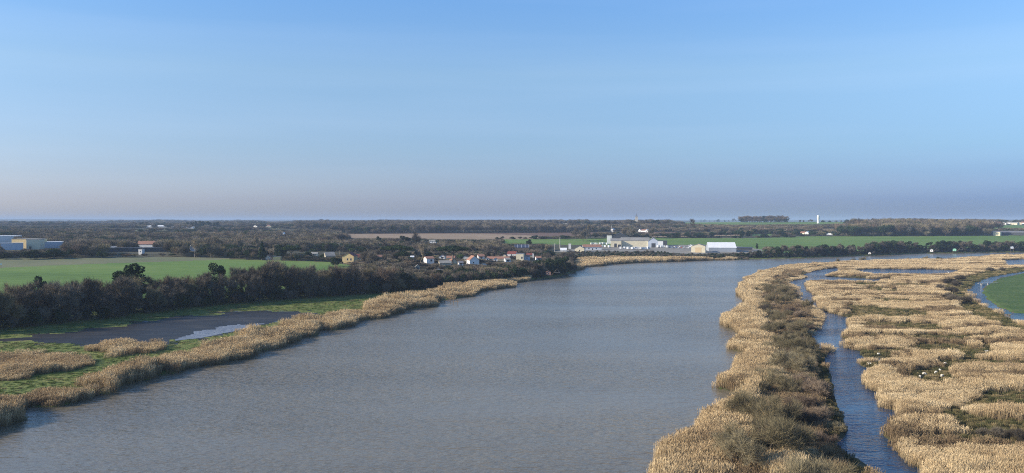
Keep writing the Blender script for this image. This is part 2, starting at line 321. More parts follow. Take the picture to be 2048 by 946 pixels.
_g = _N.new('ShaderNodeNewGeometry'); _mp2 = _N.new('ShaderNodeMapping'); _mp2.inputs['Scale'].default_value = (2.6, 2.6, .12); _L.new(_g.outputs['Position'], _mp2.inputs[0])
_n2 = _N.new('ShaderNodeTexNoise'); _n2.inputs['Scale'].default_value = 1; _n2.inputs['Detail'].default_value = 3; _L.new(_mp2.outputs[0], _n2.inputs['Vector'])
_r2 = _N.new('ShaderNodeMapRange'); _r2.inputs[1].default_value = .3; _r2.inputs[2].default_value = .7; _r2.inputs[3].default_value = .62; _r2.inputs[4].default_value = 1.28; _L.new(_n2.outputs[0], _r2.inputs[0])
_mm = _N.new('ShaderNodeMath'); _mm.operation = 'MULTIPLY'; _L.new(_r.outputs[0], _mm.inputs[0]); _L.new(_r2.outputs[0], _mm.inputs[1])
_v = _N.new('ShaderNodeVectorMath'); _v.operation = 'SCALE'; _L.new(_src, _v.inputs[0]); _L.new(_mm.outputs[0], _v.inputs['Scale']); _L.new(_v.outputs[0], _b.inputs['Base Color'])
mixmat('reed_brown', [(0, (.12, .085, .05)), (.5, (.24, .17, .095)), (1, (.40, .30, .17))], ((3, .4), (18, .6)), rnd=.5)
mixmat('tussock', [(0, (.04, .048, .018)), (.35, (.085, .085, .035)), (.65, (.19, .15, .07)), (1, (.38, .29, .16))], ((2, .4), (12, .6)), rnd=.6)
mixmat('grass_blade', [(0, (.05, .09, .02)), (.6, (.10, .15, .03)), (1, (.16, .18, .06))], ((2, .4), (12, .6)), rnd=.5)
mixmat('bark', [(0, (.08, .066, .05)), (1, (.20, .17, .135))], ((.8, 1),), rnd=.4)
mixmat('bark_pale', [(0, (.20, .17, .13)), (1, (.34, .30, .24))], ((.8, 1),), rnd=.4)
mixmat('twigs', [(0, (.055, .046, .035)), (.5, (.12, .10, .074)), (1, (.24, .205, .15))], ((2.5, .6), (40, .4)), rnd=.7)
mixmat('twigs_olive', [(0, (.13, .11, .06)), (.5, (.21, .175, .10)), (1, (.32, .27, .165))], ((1.6, .6), (14, .4)), rnd=.6)
mixmat('twigs_red', [(0, (.09, .065, .048)), (.5, (.18, .13, .09)), (1, (.32, .245, .165))], ((1.6, .6), (14, .4)), rnd=.6)
mixmat('twigs_pale', [(0, (.20, .165, .115)), (1, (.36, .30, .21))], ((2.5, .7),), rnd=.5)
mixmat('leaves_dark', [(0, (.012, .024, .010)), (.6, (.028, .050, .018)), (1, (.06, .085, .03))], ((2.0, .6), (25, .4)), rnd=.6)
mixmat('leaves_green', [(0, (.045, .085, .02)), (.6, (.09, .14, .035)), (1, (.15, .19, .06))], ((2.0, .6), (25, .4)), rnd=.5)
mixmat('ivy', [(0, (.018, .032, .010)), (1, (.055, .075, .022))], ((1.5, .6),), rnd=.5)
def paint(name, c, rough=.6, metal=0, var=.12, sc_=2.0):
    return mixmat(name, [(0, tuple(v * (1 - var) for v in c)), (1, tuple(min(1, v * (1 + var)) for v in c))], ((sc_, .6), (sc_ * 6, .4)), rough=rough, spec=.4)
paint('cream_wall', (.66, .59, .42)); paint('yellow_wall', (.70, .52, .25)); paint('white_wall', (.74, .73, .70)); paint('blue_and_shade_wall', (.46, .51, .58))  # the blue also paints shade onto the hangar gable and village wing
paint('tan_door', (.60, .46, .27)); paint('terracotta', (.29, .15, .10), .8, var=.25); paint('red_roof', (.20, .055, .04), .8, var=.25); paint('grey_roof', (.17, .17, .175), .7, var=.2)
paint('dark_metal', (.055, .06, .07), .6); paint('metal_grey', (.33, .36, .40), .5); paint('white_sheet', (.80, .80, .78), .4); paint('window_dark', (.03, .035, .045), .15)
paint('fibre_roof', (.26, .25, .22), .8, var=.25); paint('timber', (.16, .12, .08), .8); paint('timber_red', (.36, .20, .15), .8); paint('green_paint', (.25, .55, .38)); paint('concrete', (.55, .52, .46), .8)
paint('pipe_blue', (.10, .25, .55), .4); paint('rubber', (.03, .03, .03), .8); paint('panel_blue', (.05, .06, .09), .5); paint('solar_frame', (.42, .44, .48), .5)
paint('wool', (.74, .68, .56), .9); paint('plumage', (.85, .84, .80), .8); paint('skin_dark', (.10, .08, .06), .8); paint('car_white', (.78, .78, .78), .25); paint('car_blue', (.10, .18, .34), .25); paint('car_red', (.35, .04, .03), .25); paint('car_grey', (.25, .26, .28), .25)
paint('stone', (.52, .48, .40), .9); paint('slate', (.16, .18, .21), .6); paint('net', (.22, .22, .22), .8); paint('beige_wall', (.42, .38, .29)); paint('orange', (.75, .16, .04), .5)
def watermat(name, col, wscale, wstr, rough, patch):
    m, N, L, b = newmat(name)
    b.inputs['Base Color'].default_value = (*col, 1); b.inputs['Roughness'].default_value = rough; b.inputs['IOR'].default_value = 1.33
    geo = N.new('ShaderNodeNewGeometry')
    mp = N.new('ShaderNodeMapping'); mp.inputs['Scale'].default_value = (.55, 1.0, 1); mp.inputs['Rotation'].default_value = (0, 0, .25); L.new(geo.outputs['Position'], mp.inputs[0])
    prev = None
    pn = N.new('ShaderNodeTexNoise'); pn.inputs['Scale'].default_value = patch; pn.inputs['Detail'].default_value = 3; L.new(mp.outputs[0], pn.inputs['Vector'])
    pr = N.new('ShaderNodeMapRange'); pr.inputs[1].default_value = .35; pr.inputs[2].default_value = .65; pr.inputs[3].default_value = .35; pr.inputs[4].default_value = 1.35; L.new(pn.outputs[0], pr.inputs[0])
    for s, k in ((wscale, wstr), (wscale * .28, wstr * 1.7), (wscale * .06, wstr * 1.8)):
        n = N.new('ShaderNodeTexNoise'); n.inputs['Scale'].default_value = s; n.inputs['Detail'].default_value = 2.5; L.new(mp.outputs[0], n.inputs['Vector'])
        bp = N.new('ShaderNodeBump'); bp.inputs['Distance'].default_value = k; L.new(n.outputs[0], bp.inputs['Height']); L.new(pr.outputs[0], bp.inputs['Strength'])
        if prev is not None:
            L.new(prev, bp.inputs['Normal'])
        prev = bp.outputs[0]
    L.new(prev, b.inputs['Normal'])
    mp2 = N.new('ShaderNodeMapping'); mp2.inputs['Scale'].default_value = (.006, .016, 1); mp2.inputs['Rotation'].default_value = (0, 0, .5); L.new(geo.outputs['Position'], mp2.inputs[0])
    n2 = N.new('ShaderNodeTexNoise'); n2.inputs['Scale'].default_value = 1; n2.inputs['Detail'].default_value = 6; L.new(mp2.outputs[0], n2.inputs['Vector'])
    cr = N.new('ShaderNodeValToRGB'); L.new(n2.outputs[0], cr.inputs[0]); cr.color_ramp.elements[0].position = .35; cr.color_ramp.elements[1].position = .65
    cr.color_ramp.elements[0].color = (*[c * .8 for c in col], 1); cr.color_ramp.elements[1].color = (*[c * 1.18 for c in col], 1); L.new(cr.outputs[0], b.inputs['Base Color'])
    return m
watermat('river_water', (.166, .142, .096), 1.3, .30, .2, .012)
watermat('creek_water', (.012, .042, .09), 2.0, .26, .08, .03)  # blue of the reflected sky is partly put into the base colour
watermat('still_water', (.17, .19, .215), 1.8, .3, .45, .03)
# ---------------------------------------------------------------- object helpers
def link(o):
    sc.collection.objects.link(o); return o
def mesh_np(name, V, F, mats, mi=None, smooth=False):
    """F: list of (k x n) index arrays."""
    me = bpy.data.meshes.new(name); V = np.asarray(V, np.float32)
    me.vertices.add(len(V)); me.vertices.foreach_set('co', V.ravel())
    F = [np.asarray(f, np.int32) for f in F if len(f)]
    nl = sum(f.size for f in F); npoly = sum(len(f) for f in F)
    me.loops.add(nl); me.loops.foreach_set('vertex_index', np.concatenate([f.ravel() for f in F]))
    tot = np.concatenate([np.full(len(f), f.shape[1], np.int32) for f in F]); st = np.concatenate([[0], np.cumsum(tot)[:-1]]).astype(np.int32)
    me.polygons.add(npoly); me.polygons.foreach_set('loop_start', st)
    for m in mats:
        me.materials.append(MATS[m])
    if mi is not None:
        me.polygons.foreach_set('material_index', np.asarray(mi, np.int32))
    if smooth:
        me.polygons.foreach_set('use_smooth', np.ones(npoly, bool))
    me.update(calc_edges=True); me.validate()
    return me
def obj(name, me, parent=None, loc=None):
    o = link(bpy.data.objects.new(name, me))
    if parent is not None:
        o.parent = parent
    if loc is not None:
        o.location = loc
    return o
def tag(o, label=None, cat=None, group=None, kind=None):
    for k, v in (('label', label), ('category', cat), ('group', group), ('kind', kind)):
        if v:
            o[k] = v
    return o
def empty(name, loc, rz=0.0, s=1.0):
    o = link(bpy.data.objects.new(name, None)); o.location = loc; o.rotation_euler = (0, 0, rz)
    o.scale = (s, s, s) if not hasattr(s, '__len__') else s
    return o
def thing(name, label, cat, loc, rz=0.0, s=1.0, group=None):
    return tag(empty(name, loc, rz, s), label, cat, group)
class MB:
    def __init__(s):
        s.v = []; s.f = []
    def add(s, vs, fs):
        n = len(s.v); s.v += [tuple(map(float, v)) for v in vs]; s.f += [tuple(i + n for i in f) for f in fs]; return s
    def box(s, x0, x1, y0, y1, z0, z1):
        return s.add([(x0, y0, z0), (x1, y0, z0), (x1, y1, z0), (x0, y1, z0), (x0, y0, z1), (x1, y0, z1), (x1, y1, z1), (x0, y1, z1)],
                     [(3, 2, 1, 0), (4, 5, 6, 7), (0, 1, 5, 4), (1, 2, 6, 5), (2, 3, 7, 6), (3, 0, 4, 7)])
    def extrude(s, prof, axis, a, b):      # prof in the plane square to axis ('x': (y,z); 'y': (x,z))
        n = len(prof)
        P = [((a, p[0], p[1]) if axis == 'x' else (p[0], a, p[1])) for p in prof] + [((b, p[0], p[1]) if axis == 'x' else (p[0], b, p[1])) for p in prof]
        return s.add(P, [tuple(range(n)), tuple(range(2 * n - 1, n - 1, -1))] + [(i, i + n, (i + 1) % n + n, (i + 1) % n) for i in range(n)])
    def tube(s, pts, rads, n=6):
        pts = [np.array(p, float) for p in pts]; base = len(s.v); rings = []
        for i, p in enumerate(pts):
            d = pts[min(i + 1, len(pts) - 1)] - pts[max(i - 1, 0)]; d /= (np.linalg.norm(d) + 1e-9)
            u = np.cross(d, (0, 0, 1.0)) if abs(d[2]) < .95 else np.cross(d, (1.0, 0, 0)); u /= np.linalg.norm(u); v = np.cross(d, u)
            for k in range(n):
                a = 2 * math.pi * k / n; s.v.append(tuple(p + rads[i] * (math.cos(a) * u + math.sin(a) * v)))
        for i in range(len(pts) - 1):
            for k in range(n):
                a = base + i * n + k; b = base + i * n + (k + 1) % n
                s.f.append((a, b, b + n, a + n))
        s.f.append(tuple(base + k for k in range(n))[::-1]); s.f.append(tuple(base + (len(pts) - 1) * n + k for k in range(n)))
        return s
    def lathe(s, prof, n=16, c=(0, 0)):
        return s.tube([(c[0], c[1], z) for r, z in prof], [r for r, z in prof], n) if False else s._lathe(prof, n, c)
    def _lathe(s, prof, n, c):
        base = len(s.v)
        for r, z in prof:
            for k in range(n):
                a = 2 * math.pi * k / n; s.v.append((c[0] + r * math.cos(a), c[1] + r * math.sin(a), z))
        for i in range(len(prof) - 1):
            for k in range(n):
                a = base + i * n + k; b = base + i * n + (k + 1) % n; s.f.append((a, b, b + n, a + n))
        s.f.append(tuple(base + k for k in range(n))[::-1]); s.f.append(tuple(base + (len(prof) - 1) * n + k for k in range(n)))
        return s
    def mesh(s, name, mat, smooth=False):
        me = bpy.data.meshes.new(name); me.from_pydata(s.v, [], s.f); me.materials.append(MATS[mat])
        if smooth:
            me.polygons.foreach_set('use_smooth', [True] * len(me.polygons))
        bm = bmesh.new(); bm.from_mesh(me); bmesh.ops.recalc_face_normals(bm, faces=bm.faces); bm.to_mesh(me); bm.free()
        return me
    def build(s, name, mat, parent=None, smooth=False, label=None):
        o = obj(name, s.mesh(name, mat, smooth), parent)
        if label:
            o['label'] = label
        return o
# ---------------------------------------------------------------- the ground, split by what covers it
nr, nc = GX.shape
ii, jj = np.meshgrid(np.arange(nr - 1), np.arange(nc - 1), indexing='ij')
q = np.stack([ii * nc + jj, (ii + 1) * nc + jj, (ii + 1) * nc + jj + 1, ii * nc + jj + 1], -1).reshape(-1, 4)[:, ::-1]
V = np.stack([GX.ravel(), GY.ravel(), GZ.ravel()], 1)
cen = V[q].mean(1)
fpx, fpy = project(cen[:, 0], cen[:, 1], cen[:, 2])
front = cen[:, 1] > 30
cls = np.zeros(len(q), int); names = ['ground', 'woodland_floor', 'meadow', 'green_field', 'pasture', 'ploughed_field', 'stubble_field', 'gravel_yard', 'mudflat', 'dyke_grass', 'grass_field']
up_c = inside(UP_POLY, cen[:, 0], cen[:, 1])
leftland = inside(LAND_L, cen[:, 0], cen[:, 1])
cls[leftland & ~up_c] = 2
cls[up_c] = 1
cls[up_c & (np.interp(cen[:, 1], [0, 1], [0, 0]) == 0) & (cen[:, 2] < 2.0)] = 2
for kind, poly, vis in FIELDS:
    m = front & up_c & inside(poly, fpx, fpy); cls[m] = names.index(kind)
mjx = fpx + (vnoise(cen[:, 0], cen[:, 1], 9, 61) - .5) * 50; mjy = fpy + (vnoise(cen[:, 0], cen[:, 1], 7, 62) - .5) * 9
cls[front & inside(MUD, mjx, mjy) & (cls == 2)] = 8
cls[front & inside(CANALFIELD, fpx, fpy)] = 10
cls[front & inside(DYKE, fpx, fpy)] = 9
MATNAME = {'ground': 'ground'}
for k, nm in enumerate(names):
    sel = q[cls == k]
    if not len(sel):
        continue
    used, inv = np.unique(sel, return_inverse=True)
    o = obj(nm, mesh_np(nm, V[used], [inv.reshape(-1, 4)], [nm], smooth=True)); tag(o, kind='structure')
# water sheets
def sheet(name, P, z, mat):
    bm = bmesh.new(); vs = [bm.verts.new((p[0], p[1], z)) for p in P]; f = bm.faces.new(vs)
    if f.normal.z < 0:
        f.normal_flip()
    bm.normal_update()
    if f.normal.z < 0:
        f.normal_flip()
    bmesh.ops.triangulate(bm, faces=bm.faces); me = bpy.data.meshes.new(name); bm.to_mesh(me); bm.free(); me.materials.append(MATS[mat])
    return tag(obj(name, me), kind='structure')
sheet('river', [(-900, -300), (1400, -300), (1400, 1700), (-900, 1700)], 0.0, 'river_water')
CR = wpoly(CREEK); cxy = np.array([[60, 120]])
def grow(P, d):
    n = len(P); out = []
    area = sum(P[i][0] * P[(i + 1) % n][1] - P[(i + 1) % n][0] * P[i][1] for i in range(n)); sg = 1 if area > 0 else -1
    for i in range(n):
        e = P[(i + 1) % n] - P[i - 1]; L_ = np.hypot(*e) + 1e-6
        out.append(P[i] + sg * d * np.array([e[1], -e[0]]) / L_)
    return np.array(out)
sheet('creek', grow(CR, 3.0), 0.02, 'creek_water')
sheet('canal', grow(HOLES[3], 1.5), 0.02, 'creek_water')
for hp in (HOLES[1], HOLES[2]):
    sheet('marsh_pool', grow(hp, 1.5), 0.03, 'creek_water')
sheet('flooded_pool', wpoly(MUD, .45), 0.45, 'still_water')
# ---------------------------------------------------------------- plant shapes
def quat_fan(n, base, spread, up, length, width, rg):
    pass
def blades(pts, dirs, length, width, rg):
    """thin upright-ish tapering triangles: one face each"""
    n = len(pts); d = dirs / np.linalg.norm(dirs, axis=1, keepdims=True)
    a = rg.normal(size=(n, 3)); side = np.cross(d, a); side /= np.linalg.norm(side, axis=1, keepdims=True) + 1e-9
    L_ = np.asarray(length).reshape(-1, 1); W_ = np.asarray(width).reshape(-1, 1)
    v = np.empty((n, 3, 3)); v[:, 0] = pts - side * W_ * .5; v[:, 1] = pts + side * W_ * .5; v[:, 2] = pts + d * L_
    return v.reshape(-1, 3), np.arange(3 * n).reshape(-1, 3)
def quads(pts, size, rg, flatten=0.0):
    n = len(pts); a = rg.normal(size=(n, 3)); a[:, 2] *= (1 - flatten); a /= np.linalg.norm(a, axis=1, keepdims=True)
    b = np.cross(a, rg.normal(size=(n, 3))); b /= np.linalg.norm(b, axis=1, keepdims=True)
    s = (size * rg.uniform(.6, 1.3, n))[:, None]
    v = np.empty((n, 4, 3)); v[:, 0] = pts - a * s; v[:, 1] = pts - b * s * .6; v[:, 2] = pts + a * s; v[:, 3] = pts + b * s * .6
    return v.reshape(-1, 3), np.arange(4 * n).reshape(-1, 4)
def join(parts):
    V_, F3, F4, off = [], [], [], 0
    for v, f in parts:
        V_.append(v); (F3 if f.shape[1] == 3 else F4).append(f + off); off += len(v)
    out = []
    if F3: out.append(np.vstack(F3))
    if F4: out.append(np.vstack(F4))
    return np.vstack(V_), out
def tubes_np(segs):
    """segs: list of (p0, p1, r0, r1): four-sided tapering limbs"""
    P0 = np.array([s[0] for s in segs], float); P1 = np.array([s[1] for s in segs], float)
    R0 = np.array([s[2] for s in segs])[:, None]; R1 = np.array([s[3] for s in segs])[:, None]
    d = P1 - P0; d /= np.linalg.norm(d, axis=1, keepdims=True) + 1e-9
    ref = np.where(np.abs(d[:, 2:3]) < .9, [[0, 0, 1.0]], [[1.0, 0, 0]]); u = np.cross(d, ref); u /= np.linalg.norm(u, axis=1, keepdims=True); w_ = np.cross(d, u)
    n = len(segs); v = np.empty((n, 8, 3))
    for k, (a, b) in enumerate(((1, 0), (0, 1), (-1, 0), (0, -1))):
        v[:, k] = P0 + R0 * (a * u + b * w_); v[:, 4 + k] = P1 + R1 * (a * u + b * w_)
    f = np.array([[0, 1, 5, 4], [1, 2, 6, 5], [2, 3, 7, 6], [3, 0, 4, 7]])
    return v.reshape(-1, 3), (f[None] + 8 * np.arange(n)[:, None, None]).reshape(-1, 4)
def skeleton(rg, Ht, W, stems, first, levels, spread, up, wig=.12, r0=None):
    """returns limb segments and the tips where twigs grow; unit metres"""
    segs, tips = [], []
    r0 = r0 or Ht * .018
    def go(p, d, L_, r, lv):
        n = 3 if lv <= 1 else 2
        for i in range(n):
            d = d + rg.normal(size=3) * wig; d[2] += up * .10; d = d / np.linalg.norm(d)
            q_ = p + d * L_ / n; r1 = r * .82; segs.append((p, q_, r, r1)); p, r = q_, r1
            if lv >= levels - 1:
                tips.append((p.copy(), d.copy()))
            if lv > 0 and lv < levels and i < n - 1 and rg.random() < .7:
                side(p, d, L_ * .6, r * .6, lv + 1)
        if lv < levels:
            for k in range(rg.integers(2, 4)):
                side(p, d, L_ * rg.uniform(.6, .82), r * .7, lv + 1)
    def side(p, d, L_, r, lv):
        a = rg.normal(size=3); a -= d * (a @ d); a /= np.linalg.norm(a) + 1e-9
        nd = d + a * spread * rg.uniform(.6, 1.3); nd[2] += up * .25; nd /= np.linalg.norm(nd)
        nd[0] *= W; nd[1] *= W; nd /= np.linalg.norm(nd)
        go(p, nd, L_, r, lv)
    for s in range(stems):
        a = rg.uniform(0, 6.28); lean = .06 if stems == 1 else rg.uniform(.2, .6)
        d = np.array([math.cos(a) * lean, math.sin(a) * lean, 1.0]); d /= np.linalg.norm(d)
        go(np.array([math.cos(a), math.sin(a), -.5]) * (.12 if stems > 1 else 0) + [0, 0, -.3], d, first * Ht * rg.uniform(.85, 1.15), r0 * (1 if stems == 1 else .6), 0)
    return segs, tips
def fit(segs, tips, Ht, Wd):
    P = np.array([t[0] for t in tips]); top = P[:, 2].max(); wid = np.percentile(np.hypot(P[:, 0], P[:, 1]), 92)
    s = np.array([Wd * .5 / wid, Wd * .5 / wid, Ht * .94 / top])
    segs = [(a * s, b * s, r, q_) for a, b, r, q_ in segs]; tips = [(p * s, d) for p, d in tips]
    return segs, tips
def twig_spray(tips, rg, per, L_, wdt, out=.7, up=.5):
    P = np.repeat(np.array([t[0] for t in tips]), per, 0); D = np.repeat(np.array([t[1] for t in tips]), per, 0)
    P = P + rg.normal(size=P.shape) * L_ * .12
    D = D + rg.normal(size=D.shape) * out; D[:, 2] += up
    return blades(P, D, L_ * rg.uniform(.5, 1.25, len(P)), wdt * rg.uniform(.6, 1.4, len(P)), rg)
def proto_bare(seed, Ht, Wd, stems=1, first=.32, levels=4, per=9, L_=1.5, wdt=.07, spread=.75, up=.55, bark='bark', tw='twigs', ivy=0, maxtips=700, r0=None):
    rg = np.random.default_rng(seed)
    segs, tips = skeleton(rg, Ht, 1.15, stems, first, levels, spread, up, r0=r0); segs, tips = fit(segs, tips, Ht, Wd)
    if len(tips) > maxtips:
        tips = [tips[i] for i in rg.choice(len(tips), maxtips, replace=False)]
    v, f = tubes_np(segs); trunk = mesh_np('trunk', v, [f], [bark])
    parts = [twig_spray(tips, rg, per, L_, wdt)]
    v, F = join(parts); mi = None; mats = [tw]
    if ivy:
        low = [s for s in segs if s[0][2] < Ht * ivy and s[2] > .03]
        base = np.array([s[0] + (s[1] - s[0]) * rg.random() for s in low for _ in range(14)]) + rg.normal(size=(len(low) * 14, 3)) * .45
        base = base[base[:, 2] > 0][:2600]
        v2, f2 = quads(base, .20, rg); v3, F3 = join([(v, F[0]), (v2, f2)])
        mi = [0] * len(F3[0]) + [1] * len(F3[1]); v, F = v3, F3; mats = [tw, 'ivy']
    return trunk, mesh_np('crown', v, F, mats, mi)
def lobes_points(rg, lobes, n, shell=.55):
    """points in the outer shell of overlapping ellipsoids (cx,cy,cz,rx,ry,rz)"""
    wts = np.array([l[3] * l[4] + l[5] * l[3] for l in lobes]); wts = wts / wts.sum(); k = rg.choice(len(lobes), n, p=wts); L_ = np.array(lobes)[k]
    d = rg.normal(size=(n, 3)); d /= np.linalg.norm(d, axis=1, keepdims=True); r = (shell + (1 - shell) * rg.random(n) ** .6)[:, None] * rg.uniform(.9, 1.12, (n, 1))
    return L_[:, :3] + d * r * L_[:, 3:]
def proto_leafy(seed, lobes, n, size, trunk_segs, mat='leaves_dark', bark='bark', flatten=.3):
    rg = np.random.default_rng(seed); v, f = tubes_np(trunk_segs); t = mesh_np('trunk', v, [f], [bark])
    v, f = quads(lobes_points(rg, lobes, n), size, rg, flatten)
    return t, mesh_np('crown', v, [f], [mat])
def rlobes(seed, n, W, z0, z1, r):
    rg = np.random.default_rng(seed); out = []
    for _ in range(n):
        a = rg.uniform(0, 6.28); z = rg.uniform(z0, z1); k = math.sqrt(max(.05, 1 - ((z - (z0 + z1) / 2) / ((z1 - z0) * .53)) ** 2)); q_ = W * .5 * k * rg.uniform(.2, .95)
        s = r * rg.uniform(.65, 1.25); out.append((math.cos(a) * q_, math.sin(a) * q_, z, s, s, s * .8))
    return out
PROTO = {}
for i in range(5):
    PROTO['bare%d' % i] = (proto_bare(20 + i, 14, [11, 10, 12.5, 9.5, 13][i], 1 if i < 3 else 4, .3 if i < 3 else .17, 4, 12, 1.9, .085), 14)
for i in range(2):
    PROTO['ivied%d' % i] = (proto_bare(40 + i, 14, 9.5, 1, .34, 4, 11, 1.8, .085, ivy=.72), 14)
PROTO['olive0'] = (proto_bare(45, 14, 12, 3, .2, 4, 12, 1.9, .08, tw='twigs_olive'), 14)
PROTO['brown0'] = (proto_bare(46, 14, 10, 4, .18, 4, 11, 2.0, .08, tw='twigs_red', up=.8), 14)
PROTO['pale0'] = (proto_bare(50, 14, 11, 1, .3, 4, 11, 1.9, .08, bark='bark_pale', tw='twigs_pale'), 14)
PROTO['poplar0'] = (proto_bare(51, 16, 6.0, 1, .3, 4, 13, 2.2, .10, up=1.4, spread=.5, bark='bark_pale', tw='twigs_pale'), 16)
for i in range(3):
    PROTO['willow%d' % i] = (proto_bare(60 + i, 7.5, [9, 8, 10][i], [2, 3, 4][i], .26, 4, 9, 1.5, .036, spread=.9, up=.45, tw='twigs_olive', maxtips=800, r0=.20), 7.5)
for i in range(3):
    PROTO['scrub%d' % i] = (proto_bare(70 + i, 4.2, [5, 6, 4.4][i], 6, .3, 3, 14, 1.1, .04, spread=.8, up=.6, tw=['twigs_red', 'twigs_olive', 'twigs'][i], maxtips=500, r0=.08), 4.2)
for i in range(2):
    PROTO['evergreen%d' % i] = (proto_leafy(80 + i, rlobes(80 + i, 26, 9, 3.2, 11.0, 1.7), 7500, .30, [(np.array([0, 0, -.5]), np.array([.1, 0, 6]), .32, .2), (np.array([.1, 0, 6]), np.array([0, .2, 11]), .2, .05)]), 12.4)
PROTO['bushy0'] = (proto_leafy(84, rlobes(84, 22, 7, 1.2, 5.0, 1.3), 5000, .24, [(np.array([0, 0, -.5]), np.array([.1, 0, 4]), .2, .05)]), 6)
PROTO['bushy1'] = (proto_leafy(85, rlobes(85, 18, 6, 1.0, 4.2, 1.2), 4200, .22, [(np.array([0, 0, -.5]), np.array([.1, 0, 3]), .2, .05)], 'leaves_green'), 5.2)
_um = [(math.cos(a) * q_, math.sin(a) * q_, 9.6 - q_ * .22 + .4 * math.sin(3 * a), 2.3, 2.3, 1.05) for a, q_ in [(k * 1.05, 4.4) for k in range(6)] + [(k * 1.57 + .4, 2.2) for k in range(4)] + [(0, 0)]]
PROTO['umbrella0'] = (proto_leafy(86, _um, 6500, .27, [(np.array([0, 0, -.5]), np.array([.2, .1, 5.5]), .36, .25)] + [(np.array([.2, .1, 5.5]), np.array([math.cos(a) * 3.6, math.sin(a) * 3.6, 8.8]), .16, .06) for a in np.arange(0, 6.2, 1.05)], flatten=.5), 10.9)
_co = [(0, 0, z, r, r, 1.1) for z, r in ((2.5, 2.4), (4, 2.2), (5.5, 1.9), (7, 1.5), (8.5, 1.1), (10, .7), (11, .4))]
PROTO['conifer0'] = (proto_leafy(87, _co, 4200, .25, [(np.array([0, 0, -.5]), np.array([0, 0, 11.0]), .25, .04)]), 12)
def plant(kind, name, label, cat, loc, h, group=None, rz=None, wid=1.0):
    (t, c), H0 = PROTO[kind]; s = h / H0
    e = thing(name, label, cat, loc, R.uniform(0, 6.28) if rz is None else rz, (s * wid, s * wid, s), group)
    obj('trunk', t, e); obj('crown', c, e)
    return e
# instancing of uncountable growth: points with a size, a turn and a kind
def merged(kindlist, name):
    col = bpy.data.collections.new(name)
    for k in kindlist:
        col.objects.link(k)
    return col
def joined_proto(name, key):
    (t, c), _h = PROTO[key]
    ob = bpy.data.objects.new(name, None)
    bm = bmesh.new(); bm.from_mesh(t); nt_ = len(bm.faces); bm.from_mesh(c); bm.faces.ensure_lookup_table()
    for i_, f in enumerate(bm.faces):
        f.material_index = 0 if i_ < nt_ else 1 + f.material_index
    me = bpy.data.meshes.new(name); bm.to_mesh(me); bm.free()
    me.materials.append(t.materials[0])
    for m in c.materials:
        me.materials.append(m)
    return bpy.data.objects.new(name, me)
def scatter(name, P, rz, S, idx, col, label=None):
    me = bpy.data.meshes.new(name); me.vertices.add(len(P)); me.vertices.foreach_set('co', np.asarray(P, np.float32).ravel())
    a = me.attributes.new('turn', 'FLOAT_VECTOR', 'POINT'); t = np.zeros((len(P), 3), np.float32); t[:, 2] = rz; a.data.foreach_set('vector', t.ravel())
    a = me.attributes.new('size', 'FLOAT_VECTOR', 'POINT'); a.data.foreach_set('vector', np.asarray(S, np.float32).ravel())
    a = me.attributes.new('pick', 'INT', 'POINT'); a.data.foreach_set('value', np.asarray(idx, np.int32))
    g = bpy.data.node_groups.new(name, 'GeometryNodeTree')
    g.interface.new_socket('Geometry', in_out='INPUT', socket_type='NodeSocketGeometry'); g.interface.new_socket('Geometry', in_out='OUTPUT', socket_type='NodeSocketGeometry')
    gi = g.nodes.new('NodeGroupInput'); go = g.nodes.new('NodeGroupOutput'); ip = g.nodes.new('GeometryNodeInstanceOnPoints'); ci = g.nodes.new('GeometryNodeCollectionInfo')
    ci.inputs[0].default_value = col; ci.inputs['Separate Children'].default_value = True
    def att(nm, ty):
        n = g.nodes.new('GeometryNodeInputNamedAttribute'); n.data_type = ty; n.inputs['Name'].default_value = nm
        return next(s_ for s_ in n.outputs if s_.enabled and s_.name == 'Attribute')
    g.links.new(gi.outputs[0], ip.inputs['Points']); g.links.new(ci.outputs[0], ip.inputs['Instance']); ip.inputs['Pick Instance'].default_value = True
    g.links.new(att('pick', 'INT'), ip.inputs['Instance Index']); g.links.new(att('turn', 'FLOAT_VECTOR'), ip.inputs['Rotation']); g.links.new(att('size', 'FLOAT_VECTOR'), ip.inputs['Scale'])
    g.links.new(ip.outputs[0], go.inputs[0])
    o = obj(name, me); o.modifiers.new('growth', 'NODES').node_group = g
    tag(o, label, kind='stuff')
    return o
# ---------------------------------------------------------------- what has to stay in view (fields, house fronts)
VIS = [(np.array(v), 1e9) for k, p, v in FIELDS if v]
def covers(x, y, z, h, w_=0):
    """does something of height h standing there hide one of those?"""
    bad = np.zeros(x.shape, bool); d = np.hypot(x, y)
    for poly, dist in VIS:
        for t in (0.25, .55, .8, 1.0):
            px, py = project(x, y, z + h * t)
            for k in ((0,) if not w_ else (-w_, 0, w_)):
                bad |= inside(poly, px + k * FPX / d, py) & (d < dist)
    return bad
FOOT = []
def onfoot(x, y, m=2.0):
    bad = np.zeros(x.shape, bool)
    for cx, cy, r in FOOT:
        bad |= np.hypot(x - cx, y - cy) < r + m
    return bad
